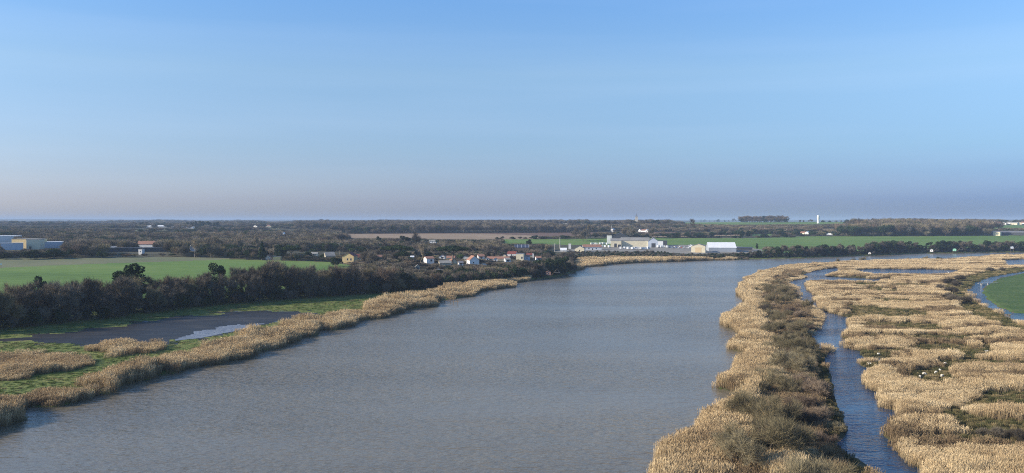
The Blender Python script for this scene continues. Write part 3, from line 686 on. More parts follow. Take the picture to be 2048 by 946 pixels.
# ---------------------------------------------------------------- buildings
def place(px, py, off=0.0, turn=0.0):
    """ground point seen at the pixel, the turn that makes local -Y look back at the camera, metres per pixel"""
    p = gp(px, py); d = math.hypot(p[0], p[1])
    return p, -math.atan2(p[0], p[1]) + rad(turn), d / FPX
def windows(root, specs, L, W, dark='window_dark', frame='white_wall'):
    for side, u, z, w_, h_ in specs:
        if side == 'front':
            x = -L / 2 + u * L; b = MB().box(x - w_ / 2, x + w_ / 2, -.06, .05, z, z + h_); fr = MB().box(x - w_ / 2 - .09, x + w_ / 2 + .09, -.035, .04, z - .09, z + h_ + .09)
        else:
            y = u * W; X = L / 2 if side == 'right' else -L / 2; s = 1 if side == 'right' else -1
            a, b_ = sorted((X - .05 * s, X + .06 * s)); b = MB().box(a, b_, y - w_ / 2, y + w_ / 2, z, z + h_)
            a, b_ = sorted((X - .04 * s, X + .035 * s)); fr = MB().box(a, b_, y - w_ / 2 - .09, y + w_ / 2 + .09, z - .09, z + h_ + .09)
        f = fr.build('window', frame, root); b.build('pane', dark, f)
def house(name, label, cat, px, py, Lpx, W, wh, rh, turn=0, wall='cream_wall', roof='terracotta', ridge='x', wins=(), doors=(), chimney=None, doormat='dark_metal', group=None, over=.35, vis=True, Lm=None):
    p, rz, m = place(px, py, 0, turn)
    L = Lm or Lpx * m / max(.35, math.cos(rad(turn)))
    e = thing(name, label, cat, tuple(p), rz, 1, group)
    zb = -1.2
    if ridge == 'x':
        MB().extrude([(0, zb), (W, zb), (W, wh), (W / 2, wh + rh), (0, wh)], 'x', -L / 2, L / 2).build('wall', wall, e)
        t = .18; sl = rh / (W / 2); o = over
        MB().extrude([(-o, wh - o * sl + .02), (W / 2, wh + rh + .02), (W + o, wh - o * sl + .02), (W + o, wh - o * sl + t), (W / 2, wh + rh + t), (-o, wh - o * sl + t)], 'x', -L / 2 - o, L / 2 + o).build('roof', roof, e)
    elif ridge == 'y':
        MB().extrude([(-L / 2, zb), (L / 2, zb), (L / 2, wh), (0, wh + rh), (-L / 2, wh)], 'y', 0, W).build('wall', wall, e)
        t = .18; sl = rh / (L / 2); o = over
        MB().extrude([(-L / 2 - o, wh - o * sl + .02), (0, wh + rh + .02), (L / 2 + o, wh - o * sl + .02), (L / 2 + o, wh - o * sl + t), (0, wh + rh + t), (-L / 2 - o, wh - o * sl + t)], 'y', -o, W + o).build('roof', roof, e)
    elif ridge == 'shed':
        MB().extrude([(0, zb), (W, zb), (W, wh + rh), (0, wh)], 'x', -L / 2, L / 2).build('wall', wall, e)
        MB().extrude([(-over, wh + .02), (W + over, wh + rh + .04), (W + over, wh + rh + .24), (-over, wh + .2)], 'x', -L / 2 - over, L / 2 + over).build('roof', roof, e)
    else:
        MB().box(-L / 2, L / 2, 0, W, zb, wh).build('wall', wall, e)
        MB().box(-L / 2 - .15, L / 2 + .15, -.15, W + .15, wh + .005, wh + .35).build('roof', roof, e)
    windows(e, wins, L, W)
    for side, u, w_, h_ in doors:
        if side == 'front':
            x = -L / 2 + u * L; MB().box(x - w_ / 2, x + w_ / 2, -.05, .05, 0, h_).build('door', doormat, e)
        else:
            y = u * W; X = L / 2 if side == 'right' else -L / 2; MB().box(X - .06, X + .06, y - w_ / 2, y + w_ / 2, 0, h_).build('door', doormat, e)
    if chimney:
        cx, cy, hh = chimney
        MB().box(cx * L / 2 - .35, cx * L / 2 + .35, cy * W - .35, cy * W + .35, wh, wh + rh + hh).build('chimney', 'terracotta', e)
    d = math.hypot(p[0], p[1]); c, s = math.cos(rz), math.sin(rz)
    for k in np.arange(-L / 2, L / 2 + .1, max(W, 3) * .7):
        FOOT.append((p[0] + c * k - s * W / 2, p[1] + s * k + c * W / 2, W * .62))
    if vis:
        hp = (wh + rh) / m; top = py - hp * (1 if ridge != 'x' else .95)
        x0, x1 = px - Lpx / 2, px + Lpx / 2
        VIS.append((np.array([(x0, py - hp * .27), (x1, py - hp * .27), (x1, top), (x0, top)]), d + 2))
    return e
# hangar yard on the far bank
house('hangar', 'long cream hangar with grey fibre roof behind the row of white camper vans', 'hangar', 1270, 494.5, 56, 24, 8.2, 3.6, 0, 'cream_wall', 'fibre_roof', 'x',
      doors=[('right', .45, 5.5, 5)], doormat='dark_metal')
house('hangar', 'blue-grey shaded gable hall with a dark door joined to the end of the cream hangar', 'hangar', 1306, 495, 19, 26, 8, 4.0, 0, 'blue_and_shade_wall', 'fibre_roof', 'y', doors=[('front', .55, 5, 5.2)])  # bluish shade of this gable is put into its wall colour
house('annexe', 'low cream annexe with two dark garage openings between white silo and hangar', 'annexe', 1232, 494.5, 21, 20, 8.0, 2.4, 0, 'cream_wall', 'fibre_roof', 'shed', doors=[('front', .45, 3.2, 4.6), ('front', .82, 3.6, 3.4)])
house('hangar', 'tall dark metal hangar with rounded gable behind the cream hangar', 'hangar', 1240, 486.5, 32, 30, 9, 5.0, 0, 'dark_metal', 'dark_metal', 'y')
house('silo', 'plain cream block tower standing at the end of the dark hangar', 'silo', 1218.5, 487.5, 9.5, 7, 11, .2, 0, 'white_wall', 'concrete', 'flat')
house('shed', 'dark shed with a white front panel behind the blue-grey hall', 'shed', 1324, 491.5, 20, 14, 6.2, .2, 0, 'dark_metal', 'dark_metal', 'flat', doors=[('front', .3, 8, 5.8)], doormat='white_sheet')
house('house', 'white walled bungalow with red tiled roof beside the camper vans', 'house', 1185, 500, 36, 10, 3.4, 2.8, 8, 'white_wall', 'terracotta', 'x', wins=[('front', .3, 1, 1.3, 1.2), ('front', .7, 1, 1.3, 1.2)], doors=[('front', .5, 1.1, 2.1)])
house('house', 'cream gable cottage below the tall pale pole on the far bank', 'house', 1159, 504, 19, 10, 4.0, 2.8, -8, 'cream_wall', 'grey_roof', 'y', wins=[('front', .5, 1.2, 1.2, 1.3)])
house('water_tank', 'small white square tower behind the cream cottage', 'tower', 1139.5, 498, 5, 3, 6.0, .2, 0, 'white_wall', 'concrete', 'flat')
house('tent', 'low white pitched marquee at the start of the yard', 'marquee', 1127, 503, 12, 9, 1.8, 2.0, 0, 'white_sheet', 'white_sheet', 'x')
house('warehouse', 'cream gable warehouse with a big tan sliding door near the river', 'warehouse', 1396.5, 505, 27, 16, 7.0, 2.6, -4, 'cream_wall', 'fibre_roof', 'y', doors=[('front', .5, 7, 5.6)], doormat='tan_door')
house('warehouse', 'wide warehouse with a bright white roof and grey shaded front', 'warehouse', 1445, 503.5, 52, 34, 4.6, 5.6, 6, 'metal_grey', 'white_sheet', 'x')
house('shed', 'long low dark open shed beside the white roofed warehouse', 'shed', 1487, 500.5, 33, 10, 2.6, .8, 0, 'dark_metal', 'dark_metal', 'shed')
house('tent', 'small white tent beside the cream gable warehouse', 'marquee', 1382, 494, 9, 6, 1.4, 1.6, 0, 'white_sheet', 'white_sheet', 'y')
# village on the bluff
house('house', 'yellow gabled house with two windows and a dark red roof behind the belt', 'house', 696, 526.5, 22, 13, 5.4, 2.6, -14, 'yellow_wall', 'red_roof', 'y', wins=[('front', .45, 2.2, 1.0, 1.6), ('front', .75, 2.2, .9, 1.6)])
house('house', 'low wing with dark red roof behind the yellow gabled house', 'house', 716, 521, 24, 8, 2.6, 2.2, 0, 'beige_wall', 'red_roof', 'x', doors=[('front', .5, 1, 2)])
house('house', 'white two storey house with terracotta roof and one dark window', 'house', 861, 529.5, 15, 8, 4.8, 1.5, 18, 'white_wall', 'terracotta', 'x', wins=[('front', .62, 2.4, 1.5, 1.7)])
house('house', 'low house with pale grey roof below the cream gable cottage', 'house', 891, 531, 22, 8, 1.8, 1.8, 10, 'beige_wall', 'fibre_roof', 'x')
house('house', 'cream gable cottage between grey roof and blue shaded house', 'house', 908, 527, 11, 9, 2.2, 1.4, 12, 'cream_wall', 'terracotta', 'y')
house('house', 'low house showing only a terracotta roof above the cream gable cottage', 'house', 901, 520, 16, 7, 1.8, 1.6, -8, 'beige_wall', 'terracotta', 'x')
house('shed', 'narrow white leaning shed beside the pale poplar', 'shed', 824.5, 521, 6.5, 3, 2.8, .9, 0, 'white_sheet', 'white_sheet', 'shed')
house('house', 'blue shaded white house with a steep gable and terracotta ridge', 'house', 949, 532, 19, 9, 4.6, 3.2, 16, 'white_wall', 'terracotta', 'y', wins=[('front', .4, 2, .9, 1.1)])
house('house', 'long low terrace with terracotta roof in the middle of the village', 'house', 996, 521, 44, 8, 1.6, 1.7, -5, 'beige_wall', 'terracotta', 'x', wins=[('front', .3, .5, .8, .8)])
house('house', 'small white gable in front of the long terracotta roof', 'house', 991, 523, 9, 6, 2.0, 1.1, 0, 'white_wall', 'terracotta', 'y', doors=[('front', .5, .9, 1.7)])
house('garage', 'tiny white gabled garage beside the long terrace', 'garage', 975, 520.5, 6.5, 5, 1.3, .7, 0, 'white_wall', 'grey_roof', 'y', doors=[('front', .5, 1.2, 1.1)])
house('house', 'white house with red hipped roof behind the cream block house', 'house', 1023, 513, 17, 9, 2.7, 2.2, -10, 'white_wall', 'red_roof', 'x', chimney=(.6, .5, .5), wins=[('front', .5, 1, .9, 1.0)])
house('house', 'tall cream block house lit by the sun with one dark window', 'house', 1039.5, 521, 15, 9, 6.0, .3, -8, 'cream_wall', 'grey_roof', 'flat', wins=[('front', .78, 1.6, 1.2, 1.9)])
house('house', 'blue shaded wing joined to the cream block house', 'house', 1054, 521, 12, 8, 3.8, 1.3, 14, 'blue_and_shade_wall', 'terracotta', 'x', wins=[('front', .5, 1.6, .9, 1.1)])  # wall colour holds the wing's blue shade
house('wall', 'narrow white end wall standing beside the blue shaded wing', 'wall', 1066.5, 517, 3.2, .8, 4.6, .2, 0, 'white_wall', 'concrete', 'flat')
house('house', 'low red roofed house joined to the white end wall', 'house', 1059, 515, 12, 7, 2.6, 1.6, 0, 'beige_wall', 'red_roof', 'x')
house('garden_wall', 'long low white garden wall below the white two storey house', 'wall', 872, 539.5, 26, .4, .9, .05, 0, 'white_wall', 'concrete', 'flat')
house('garden_wall', 'short white garden wall below the tiny white garage', 'wall', 971, 530, 15, .4, .9, .05, 0, 'white_wall', 'concrete', 'flat')
house('shed', 'small pale shed beside the blue shaded white house', 'shed', 929, 518.5, 6, 4, 2.2, .8, 0, 'white_wall', 'fibre_roof', 'y')
house('house', 'small white house alone behind the pines and before the brown field', 'house', 865, 486.5, 13, 8, 2.6, 1.8, -10, 'white_wall', 'fibre_roof', 'x', wins=[('front', .5, 1, 1, 1)])
for px_, py_, w_, wh_, rh_, tn_, wl_, rf_, rg_, lb_ in (
  (935, 524, 12, 2.4, 1.6, -6, 'cream_wall', 'fibre_roof', 'x', 'low cream cottage with grey roof just before the steep blue shaded house'),
  (963, 517.5, 12, 2.2, 1.7, 10, 'white_wall', 'terracotta', 'x', 'white cottage with terracotta roof past the steep blue shaded house'),
  (1008, 517, 9, 2.6, 1.5, -10, 'cream_wall', 'terracotta', 'y', 'small cream gable in front of the red hipped roof house'),
  (1016, 524, 10, 2.2, 1.2, 12, 'white_wall', 'fibre_roof', 'x', 'low white house below the long terracotta terrace'),
  (884, 518, 10, 2.3, 1.5, -8, 'white_wall', 'terracotta', 'y', 'white gable end under the very wide umbrella pine'),
  (760, 520, 14, 2.4, 1.6, 10, 'cream_wall', 'terracotta', 'x', 'cream bungalow half hidden between yellow gable and umbrella pines'),
  (922, 531, 9, 2.0, 1.2, 6, 'white_wall', 'grey_roof', 'x', 'tiny white outbuilding under the light green garden tree'),
  (835, 540, 9, 2.2, 1.3, 0, 'beige_wall', 'fibre_roof', 'y', 'beige shed low on the bluff below the pale poplar'),
  (628, 513, 12, 2.3, 1.5, -8, 'cream_wall', 'fibre_roof', 'x', 'cream bungalow behind the far end of the green field'),
  (1078, 521, 10, 2.3, 1.4, 10, 'white_wall', 'terracotta', 'x', 'white cottage at the headland end of the village')):
    house('house', lb_, 'house', px_, py_, w_, 7, wh_, rh_, tn_, wl_, rf_, rg_, wins=[('front', .35, .9, .9, 1.0), ('front', .7, .9, .9, 1.0)], doors=[('front', .5, .9, 1.9)])
# solar roof
p, rz, m = place(1043, 501)
e = thing('solar_barn', 'barn roof covered with slanted rows of solar panels above the village', 'barn', tuple(p), rz)
L = 30 * m; MB().extrude([(0, -1), (9, -1), (9, 6.2), (0, 3.2)], 'x', -L / 2, L / 2).build('wall', 'timber', e)
for k in range(4):
    x0 = -L / 2 + k * L / 4
    s_ = MB().add([(x0 + .2, -.3, 3.35), (x0 + L / 4 - .35, -.3, 3.35), (x0 + L / 4 - .35, 9.2, 6.5), (x0 + .2, 9.2, 6.5), (x0 + .2, -.3, 3.2), (x0 + L / 4 - .35, -.3, 3.2), (x0 + L / 4 - .35, 9.2, 6.35), (x0 + .2, 9.2, 6.35)],
                  [(0, 1, 2, 3), (7, 6, 5, 4), (0, 4, 5, 1), (1, 5, 6, 2), (2, 6, 7, 3), (3, 7, 4, 0)]).build('solar_panel', 'panel_blue', e)
    MB().add([(x0 + L / 4 - .33, -.3, 3.4), (x0 + L / 4 + .1, -.3, 3.4), (x0 + L / 4 + .1, 9.2, 6.55), (x0 + L / 4 - .33, 9.2, 6.55), (x0 + L / 4 - .33, -.3, 3.2), (x0 + L / 4 + .1, -.3, 3.2), (x0 + L / 4 + .1, 9.2, 6.35), (x0 + L / 4 - .33, 9.2, 6.35)],
             [(0, 1, 2, 3), (7, 6, 5, 4), (0, 4, 5, 1), (1, 5, 6, 2), (2, 6, 7, 3), (3, 7, 4, 0)]).build('panel_frame', 'solar_frame', s_)
d_ = math.hypot(p[0], p[1]); VIS.append((np.array([(1029, 498), (1057, 498), (1057, 491), (1029, 491)]), d_ + 2)); FOOT.append((p[0], p[1] + 4, 9))
# behind the green field
house('house', 'yellow rendered outbuilding with a flat top at the end of the green field', 'house', 553.5, 520.5, 14, 7, 2.6, .3, -10, 'yellow_wall', 'fibre_roof', 'flat')
house('house', 'small white gabled cottage beside the yellow outbuilding', 'house', 536, 519, 9, 7, 2.2, 1.5, -10, 'white_wall', 'terracotta', 'y')
house('house', 'bungalow with big pale grey roof among the trees near the yellow gable', 'house', 661, 516, 18, 9, 2.0, 3.0, 12, 'beige_wall', 'fibre_roof', 'x')
house('shed', 'pair of small pale sheds between bare trees behind the field', 'shed', 448.5, 501.5, 9, 5, 1.8, .8, 0, 'white_wall', 'fibre_roof', 'x')
# trading estate far over the woods
house('factory', 'large blue-white factory hall at the edge of the view with flat roof', 'factory', 4, 488, 40, 34, 9.0, .6, -12, 'white_wall', 'white_sheet', 'flat')
house('factory', 'lower pale blue factory hall in front of the big blue-white hall', 'factory', 24, 500, 34, 20, 6.2, .4, 0, 'blue_and_shade_wall', 'metal_grey', 'flat')
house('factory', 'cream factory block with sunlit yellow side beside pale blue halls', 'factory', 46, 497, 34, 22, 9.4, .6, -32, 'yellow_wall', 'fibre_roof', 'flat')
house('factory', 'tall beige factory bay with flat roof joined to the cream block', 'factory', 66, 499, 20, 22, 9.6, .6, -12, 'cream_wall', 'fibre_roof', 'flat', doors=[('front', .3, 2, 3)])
house('factory', 'low blue-grey industrial unit with a pale roof edge beside the beige bay', 'factory', 100, 496, 46, 20, 6.0, .5, 0, 'blue_and_shade_wall', 'white_sheet', 'flat')
house('shed', 'long dark open shed with a thin white roof edge beyond the field', 'shed', 278, 503.5, 126, 12, 3.4, .3, 0, 'dark_metal', 'dark_metal', 'flat')
house('shed', 'pale lit end bay of the long dark shed', 'shed', 224, 498.5, 18, 8, 2.6, .3, -20, 'white_wall', 'white_sheet', 'flat')
house('house', 'white walled building with orange-red roof rising behind the long dark shed', 'house', 291, 497.5, 30, 10, 4.6, 3.0, -24, 'white_wall', 'terracotta', 'x')
house('kiosk', 'slim white block with one small window before the long dark shed', 'kiosk', 280.5, 510, 6, 4, 4.6, .2, -30, 'white_wall', 'concrete', 'flat', wins=[('front', .5, 2.4, .8, .8)])
for v_ in list(VIS[-16:]):
    P_ = v_[0]
    if P_[:, 0].max() < 345 and P_[:, 1].min() > 470:
        VIS.append((np.array([(P_[:, 0].min(), P_[:, 1].max() + 3.0), (P_[:, 0].max(), P_[:, 1].max() + 3.0), (P_[:, 0].max(), P_[:, 1].min()), (P_[:, 0].min(), P_[:, 1].min())]), v_[1]))
# far hamlets: single houses, each a thing
FAR = [
 (300, 455, 12, 'white long villa with flat roof on the wooded skyline', 'white_wall', 'white_sheet'), (322, 454.5, 20, 'long white building beside the villa on the wooded skyline', 'white_wall', 'white_sheet'),
 (345.5, 454, 5, 'small bright gable at the end of the long white skyline building', 'white_wall', 'grey_roof'), (364.5, 457, 5, 'narrow tall white house below the dark pines on the skyline', 'white_wall', 'grey_roof'),
 (379, 457, 12, 'low white farmhouse beside the narrow tall white house', 'white_wall', 'grey_roof'), (388, 455.5, 4, 'tiny white cube at the end of the low white farmhouse', 'white_wall', 'white_sheet'),
 (510.5, 454.5, 7, 'white gabled house alone in the far woods', 'white_wall', 'fibre_roof'), (537, 453.5, 10, 'low pale house with brown roof in the far woods', 'beige_wall', 'terracotta'),
 (566, 472.5, 5, 'small white hut before the dark evergreen wood', 'white_wall', 'white_sheet'),
 (1286, 464, 8, 'white farmhouse with pink tiled roof beyond the ploughed field', 'white_wall', 'terracotta'), (1293, 464.5, 6, 'white barn beside the pink roofed farmhouse', 'white_wall', 'white_sheet'), (1279, 463.5, 4, 'small white outhouse beside the pink roofed farmhouse', 'white_wall', 'grey_roof'),
 (1224, 463, 5, 'small white dome roofed hut beside the thin white mast', 'white_wall', 'white_sheet'),
 (1604, 469, 8, 'pale farmhouse with brown roof beside the far green field', 'cream_wall', 'terracotta'), (1613.5, 469.5, 7, 'white barn with arched front beside the pale farmhouse', 'white_wall', 'white_sheet'),
 (1739, 468.5, 4, 'white hut half hidden at the foot of the tall wood', 'white_wall', 'grey_roof'), (1733.5, 443.5, 4, 'white speck of a house on the far hill crest', 'white_wall', 'grey_roof'),
 (1573, 463, 4, 'small white house among the trees beyond the bank', 'white_wall', 'grey_roof'), (1090, 445.5, 3, 'tiny white house on the hazy skyline', 'white_wall', 'grey_roof'), (1131, 448, 9, 'long white house wall on the hazy skyline above the wood', 'white_wall', 'fibre_roof'), (1151, 448, 5, 'white gable on the hazy skyline beside a low white roof', 'white_wall', 'fibre_roof'),
 (1163, 448.5, 4, 'small bright roof on the hazy skyline at the end of the wood', 'white_wall', 'white_sheet'),
]
for px, py, wpx, lab, wm, rm in FAR:
    hh = 3.0 if wpx > 7 else 3.6
    house('house', lab, 'house', px, py, wpx, 9, hh, 2.2, R.uniform(-36, -16), wm, rm, 'y' if wpx < 8 else 'x', wins=[('front', .5, 1, 1.2, 1.3)])
EST = [(1954, 449.5, 11), (1971, 449.5, 9), (1983, 449, 9), (1993, 448.5, 11), (2006, 449.5, 10), (2017, 448.5, 8), (2027, 449.5, 11), (2038, 449, 9), (2046, 448.2, 8), (1988, 446, 7), (2022, 446, 7), (2062, 449, 12)]
ORD = ['first', 'second', 'third', 'fourth', 'fifth', 'sixth', 'seventh', 'eighth', 'ninth', 'tenth', 'eleventh', 'twelfth', 'thirteenth', 'fourteenth', 'fifteenth', 'sixteenth', 'seventeenth', 'eighteenth', 'nineteenth', 'twentieth']
for k, (px, py, wpx) in enumerate(sorted(EST)):
    house('house', 'white house, %s from the tall wood in the row on the hill' % ORD[k], 'house', px, py, wpx, 10, 4.2, 3.0, R.uniform(-35, 0), R.choice(['white_wall', 'cream_wall', 'white_wall']), R.choice(['fibre_roof', 'fibre_roof', 'terracotta']), 'y' if k % 2 else 'x', wins=[('front', .5, 1, 1.2, 1.3)], group='white houses of the hilltop estate')
house('barn', 'cream square end of the long dark barn on the green field', 'barn', 1993, 471.5, 11, 12, 6.4, .3, -10, 'cream_wall', 'fibre_roof', 'flat')
house('barn', 'long dark open barn with a grey roof at the edge of the green field', 'barn', 2045, 470.8, 92, 14, 5.0, 2.6, 0, 'dark_metal', 'grey_roof', 'x')
# camper vans and cars of the yard
def make_camper():
    e = thing('camper_van', 'white camper van', 'camper van', (0, 0, 0))
    MB().extrude([(-3.0, .45), (3.2, .45), (3.25, 1.2), (2.5, 1.55), (2.1, 2.1), (2.6, 2.35), (2.5, 2.85), (-3.0, 2.85)], 'y', -1.1, 1.1).build('body', 'white_sheet', e)
    MB().extrude([(3.20, 1.25), (2.56, 1.6), (2.16, 2.1), (2.26, 2.12), (2.68, 1.64), (3.27, 1.3)], 'y', -.95, .95).build('windscreen', 'window_dark', e)
    for x in (-1.6, .2):
        MB().box(x - .5, x + .5, -1.13, -1.05, 1.5, 2.1).build('window', 'window_dark', e)
    for x in (-1.9, 2.1):
        for s in (-1, 1):
            MB().add([(x + .36 * math.cos(a), s * 1.0 + t, .36 + .36 * math.sin(a)) for t in (-.13, .13) for a in np.linspace(0, 6.283, 13)[:-1]], [tuple(range(12)), tuple(range(23, 11, -1))] + [(i, 12 + i, 12 + (i + 1) % 12, (i + 1) % 12) for i in range(12)]).build('wheel', 'rubber', e)
    return e
def make_car(mat='car_white'):
    e = thing('parked_car', 'car', 'car', (0, 0, 0))
    MB().extrude([(-2.1, .35), (2.1, .35), (2.15, .75), (1.3, .95), (-1.9, 1.0), (-2.15, .8)], 'y', -.88, .88).build('body', mat, e)
    MB().extrude([(1.25, .95), (.55, 1.42), (-1.2, 1.45), (-1.85, 1.0)], 'y', -.74, .74).build('cabin', 'window_dark', e)
    MB().extrude([(.55, 1.425), (-1.2, 1.455), (-1.2, 1.5), (.5, 1.48)], 'y', -.72, .72).build('roof', mat, e)
    for x in (-1.3, 1.35):
        for s in (-1, 1):
            MB().add([(x + .32 * math.cos(a), s * .8 + t, .32 + .32 * math.sin(a)) for t in (-.1, .1) for a in np.linspace(0, 6.283, 13)[:-1]], [tuple(range(12)), tuple(range(23, 11, -1))] + [(i, 12 + i, 12 + (i + 1) % 12, (i + 1) % 12) for i in range(12)]).build('wheel', 'rubber', e)
    return e
def copy_thing(src, loc, rz, label, group=None):
    c = src.copy(); link(c); c.location = loc; c.rotation_euler = (0, 0, rz); c['label'] = label
    if group:
        c['group'] = group
    for ch in list(src.children):
        d = ch.copy(); link(d); d.parent = c
        for g in list(ch.children):
            h = g.copy(); link(h); h.parent = d
    return c
camper = make_camper(); first = True
rows = [([1241, 1249, 1257, 1265, 1273, 1281, 1289, 1296], 498.3, 'in the row before the cream hangar, %s from the annexe', 'camper vans before the hangar'),
        ([1186, 1193, 1200, 1207, 1214], 489.8, 'in the row behind the red roofed bungalow, %s from its gable end', 'camper vans behind the bungalow'),
        ([1202, 1210, 1218], 495.0, 'parked near the white silo, %s from the bungalow', 'camper vans near the silo'),
        ([1318, 1326, 1334], 495.3, 'in shade beside the blue-grey hall, %s from its door', 'camper vans in the shade of the hall')]
for xs, y, lab, grp in rows:
    for k, x in enumerate(xs):
        p, rz, m = place(x, y + R.uniform(-.4, .6)); a = rz + rad(R.choice([60, 75, 90, 25]) + R.uniform(-12, 12))
        lb = 'white camper van ' + lab % ORD[k]
        if first:
            camper.location = tuple(p); camper.rotation_euler = (0, 0, a); camper['label'] = lb; camper['group'] = grp; first = False
        else:
            copy_thing(camper, tuple(p), a, lb, grp)
        FOOT.append((p[0], p[1], 3)); VIS.append((np.array([(x - 4, y - 1), (x + 4, y - 1), (x + 4, y - 5), (x - 4, y - 5)]), math.hypot(p[0], p[1])))
cars = {c: None for c in ('white', 'blue', 'grey', 'red')}
for k, x in enumerate(np.linspace(1339, 1378, 12)):
    p, rz, m = place(x, 494.5 + (k % 3) * 1.1); c = ['white', 'white', 'grey', 'white', 'blue', 'white', 'white', 'red', 'white', 'grey', 'white', 'white'][k]
    lb = '%s car parked between the blue-grey hall and small white tent, %s from the hall' % (c, ORD[k]); a = rz + rad(90 + R.uniform(-25, 25))
    if cars[c] is None:
        cars[c] = make_car('car_' + c); cars[c].location = tuple(p); cars[c].rotation_euler = (0, 0, a); cars[c]['label'] = lb; cars[c]['group'] = 'cars parked in the yard'
    else:
        copy_thing(cars[c], tuple(p), a, lb, 'cars parked in the yard')
    VIS.append((np.array([(x - 2, 493), (x + 2, 493), (x + 2, 491), (x - 2, 491)]), math.hypot(p[0], p[1])))
# lorry by the far field
p, rz, m = place(1658.5, 471.3)
e = thing('lorry', 'white box lorry at the far edge of the green field', 'lorry', tuple(p), rz)
MB().box(-5, 3.2, -1.3, 1.3, 1.0, 4.4).build('cargo_box', 'white_sheet', e)
MB().extrude([(3.5, .8), (5.4, .8), (5.4, 2.0), (4.9, 3.2), (3.5, 3.3)], 'y', -1.2, 1.2).build('cab', 'white_sheet', e)
for x in (-3.8, -2.6, 4.3):
    MB().add([(x + .5 * math.cos(a), -1.15 + t, .5 + .5 * math.sin(a)) for t in (-.15, 2.4) for a in np.linspace(0, 6.283, 13)[:-1]], [tuple(range(12)), tuple(range(23, 11, -1))] + [(i, 12 + i, 12 + (i + 1) % 12, (i + 1) % 12) for i in range(12)]).build('wheel', 'rubber', e)
VIS.append((np.array([(1653, 470), (1664, 470), (1664, 466), (1653, 466)]), 3000))
# water tower, church, mast
p, rz, m = place(1636.5, 446.5)
d_ = math.hypot(p[0], p[1]); k_ = m
e = thing('water_tower', 'tall white concrete water tower with flared top on the skyline', 'water tower', tuple(p))
MB().lathe([(4.2 * k_ / 1.5, -2), (2.9 * k_ / 1.5, 6), (2.7 * k_ / 1.5, 11 * k_ / 1.5)], 20).build('shaft', 'white_wall', e)
MB().lathe([(2.7 * k_ / 1.5, 11 * k_ / 1.5), (3.5 * k_ / 1.5, 14 * k_ / 1.5), (3.6 * k_ / 1.5, 20.5 * k_ / 1.5), (3.0 * k_ / 1.5, 22 * k_ / 1.5), (.4, 22.6 * k_ / 1.5)], 20).build('tank', 'white_wall', e)
VIS.append((np.array([(1631, 444), (1642, 444), (1642, 430), (1631, 430)]), d_ + 3))
p, rz, m = place(1273, 449)
e = thing('church', 'pale stone church with a thin pointed spire above the skyline trees', 'church', tuple(p), rz)
hz = CAMH + (441 - 433.5) * m - p[2]; tip = CAMH + (441 - 425.5) * m - p[2]
tw = MB().box(-3.6 * m / 1.4, 3.6 * m / 1.4, 0, 7.2 * m / 1.4, -2, hz).build('tower', 'stone', e)
s_ = 3.3 * m / 1.4; MB().add([(-s_, .3, hz), (s_, .3, hz), (s_, .3 + 2 * s_, hz), (-s_, .3 + 2 * s_, hz), (0, .3 + s_, tip)], [(3, 2, 1, 0), (0, 1, 4), (1, 2, 4), (2, 3, 4), (3, 0, 4)]).build('spire', 'slate', e)
MB().extrude([(-4, -2), (4, -2), (4, hz * .5), (0, hz * .68), (-4, hz * .5)], 'y', 6.0, 26).build('nave', 'stone', e)
for s in (-1, 1):
    MB().box(s * .9 - .3, s * .9 + .3, -.06, .1, hz - 4, hz - 1.5).build('louvre', 'window_dark', e)
VIS.append((np.array([(1269, 441), (1277, 441), (1277, 426), (1269, 426)]), math.hypot(p[0], p[1])))
def pole(px, py, ytop, r, mat, name, label, cat, arm=False):
    p, rz, m = place(px, py); h = (py - ytop) * m
    e = thing(name, label, cat, tuple(p), rz); MB().tube([(0, 0, -.5), (0, 0, h)], [r, r * .7], 8).build('shaft', mat, e)
    if arm:
        MB().box(-1.1, 1.1, -.08, .08, h - .9, h - .7).build('crossarm', mat, e)
        for x in (-.9, 0, .9):
            MB().lathe([(.09, h - .7), (.12, h - .55), (.05, h - .4)], 8, (x, 0)).build('insulator', 'white_wall', e)
    VIS.append((np.array([(px - 1.5, py - 2), (px + 1.5, py - 2), (px + 1.5, ytop), (px - 1.5, ytop)]), math.hypot(p[0], p[1])))
    return e
pole(1120, 497, 475, .42, 'concrete', 'utility_pole', 'tall pale concrete pole standing beyond the dark headland', 'pole')
pole(1109.5, 506, 487, .26, 'concrete', 'utility_pole', 'grey pole, shorter one beside the tall pale concrete pole', 'pole', True)
pole(1222.5, 464, 451, .38, 'white_wall', 'radio_mast', 'thin white mast rising beside the white hut on the ploughed field', 'mast')
pole(512, 500, 476, .22, 'bark_pale', 'utility_pole', 'slim pale pole in front of the tall bare pale tree', 'pole', True)
pole(679, 512, 487, .2, 'bark_pale', 'utility_pole', 'thin grey pole beside the yellow gabled house', 'pole', True)
pole(376, 505, 495, .18, 'bark_pale', 'utility_pole', 'thin grey pole beside the round white disc behind the field', 'pole', True)
pole(186.5, 506, 499, .2, 'concrete', 'utility_pole', 'short pale pole between round bushes and long dark shed', 'pole')
pole(1299, 494, 484, .08, 'concrete', 'utility_pole', 'thin lamp pole at the corner of the cream hangar', 'pole')
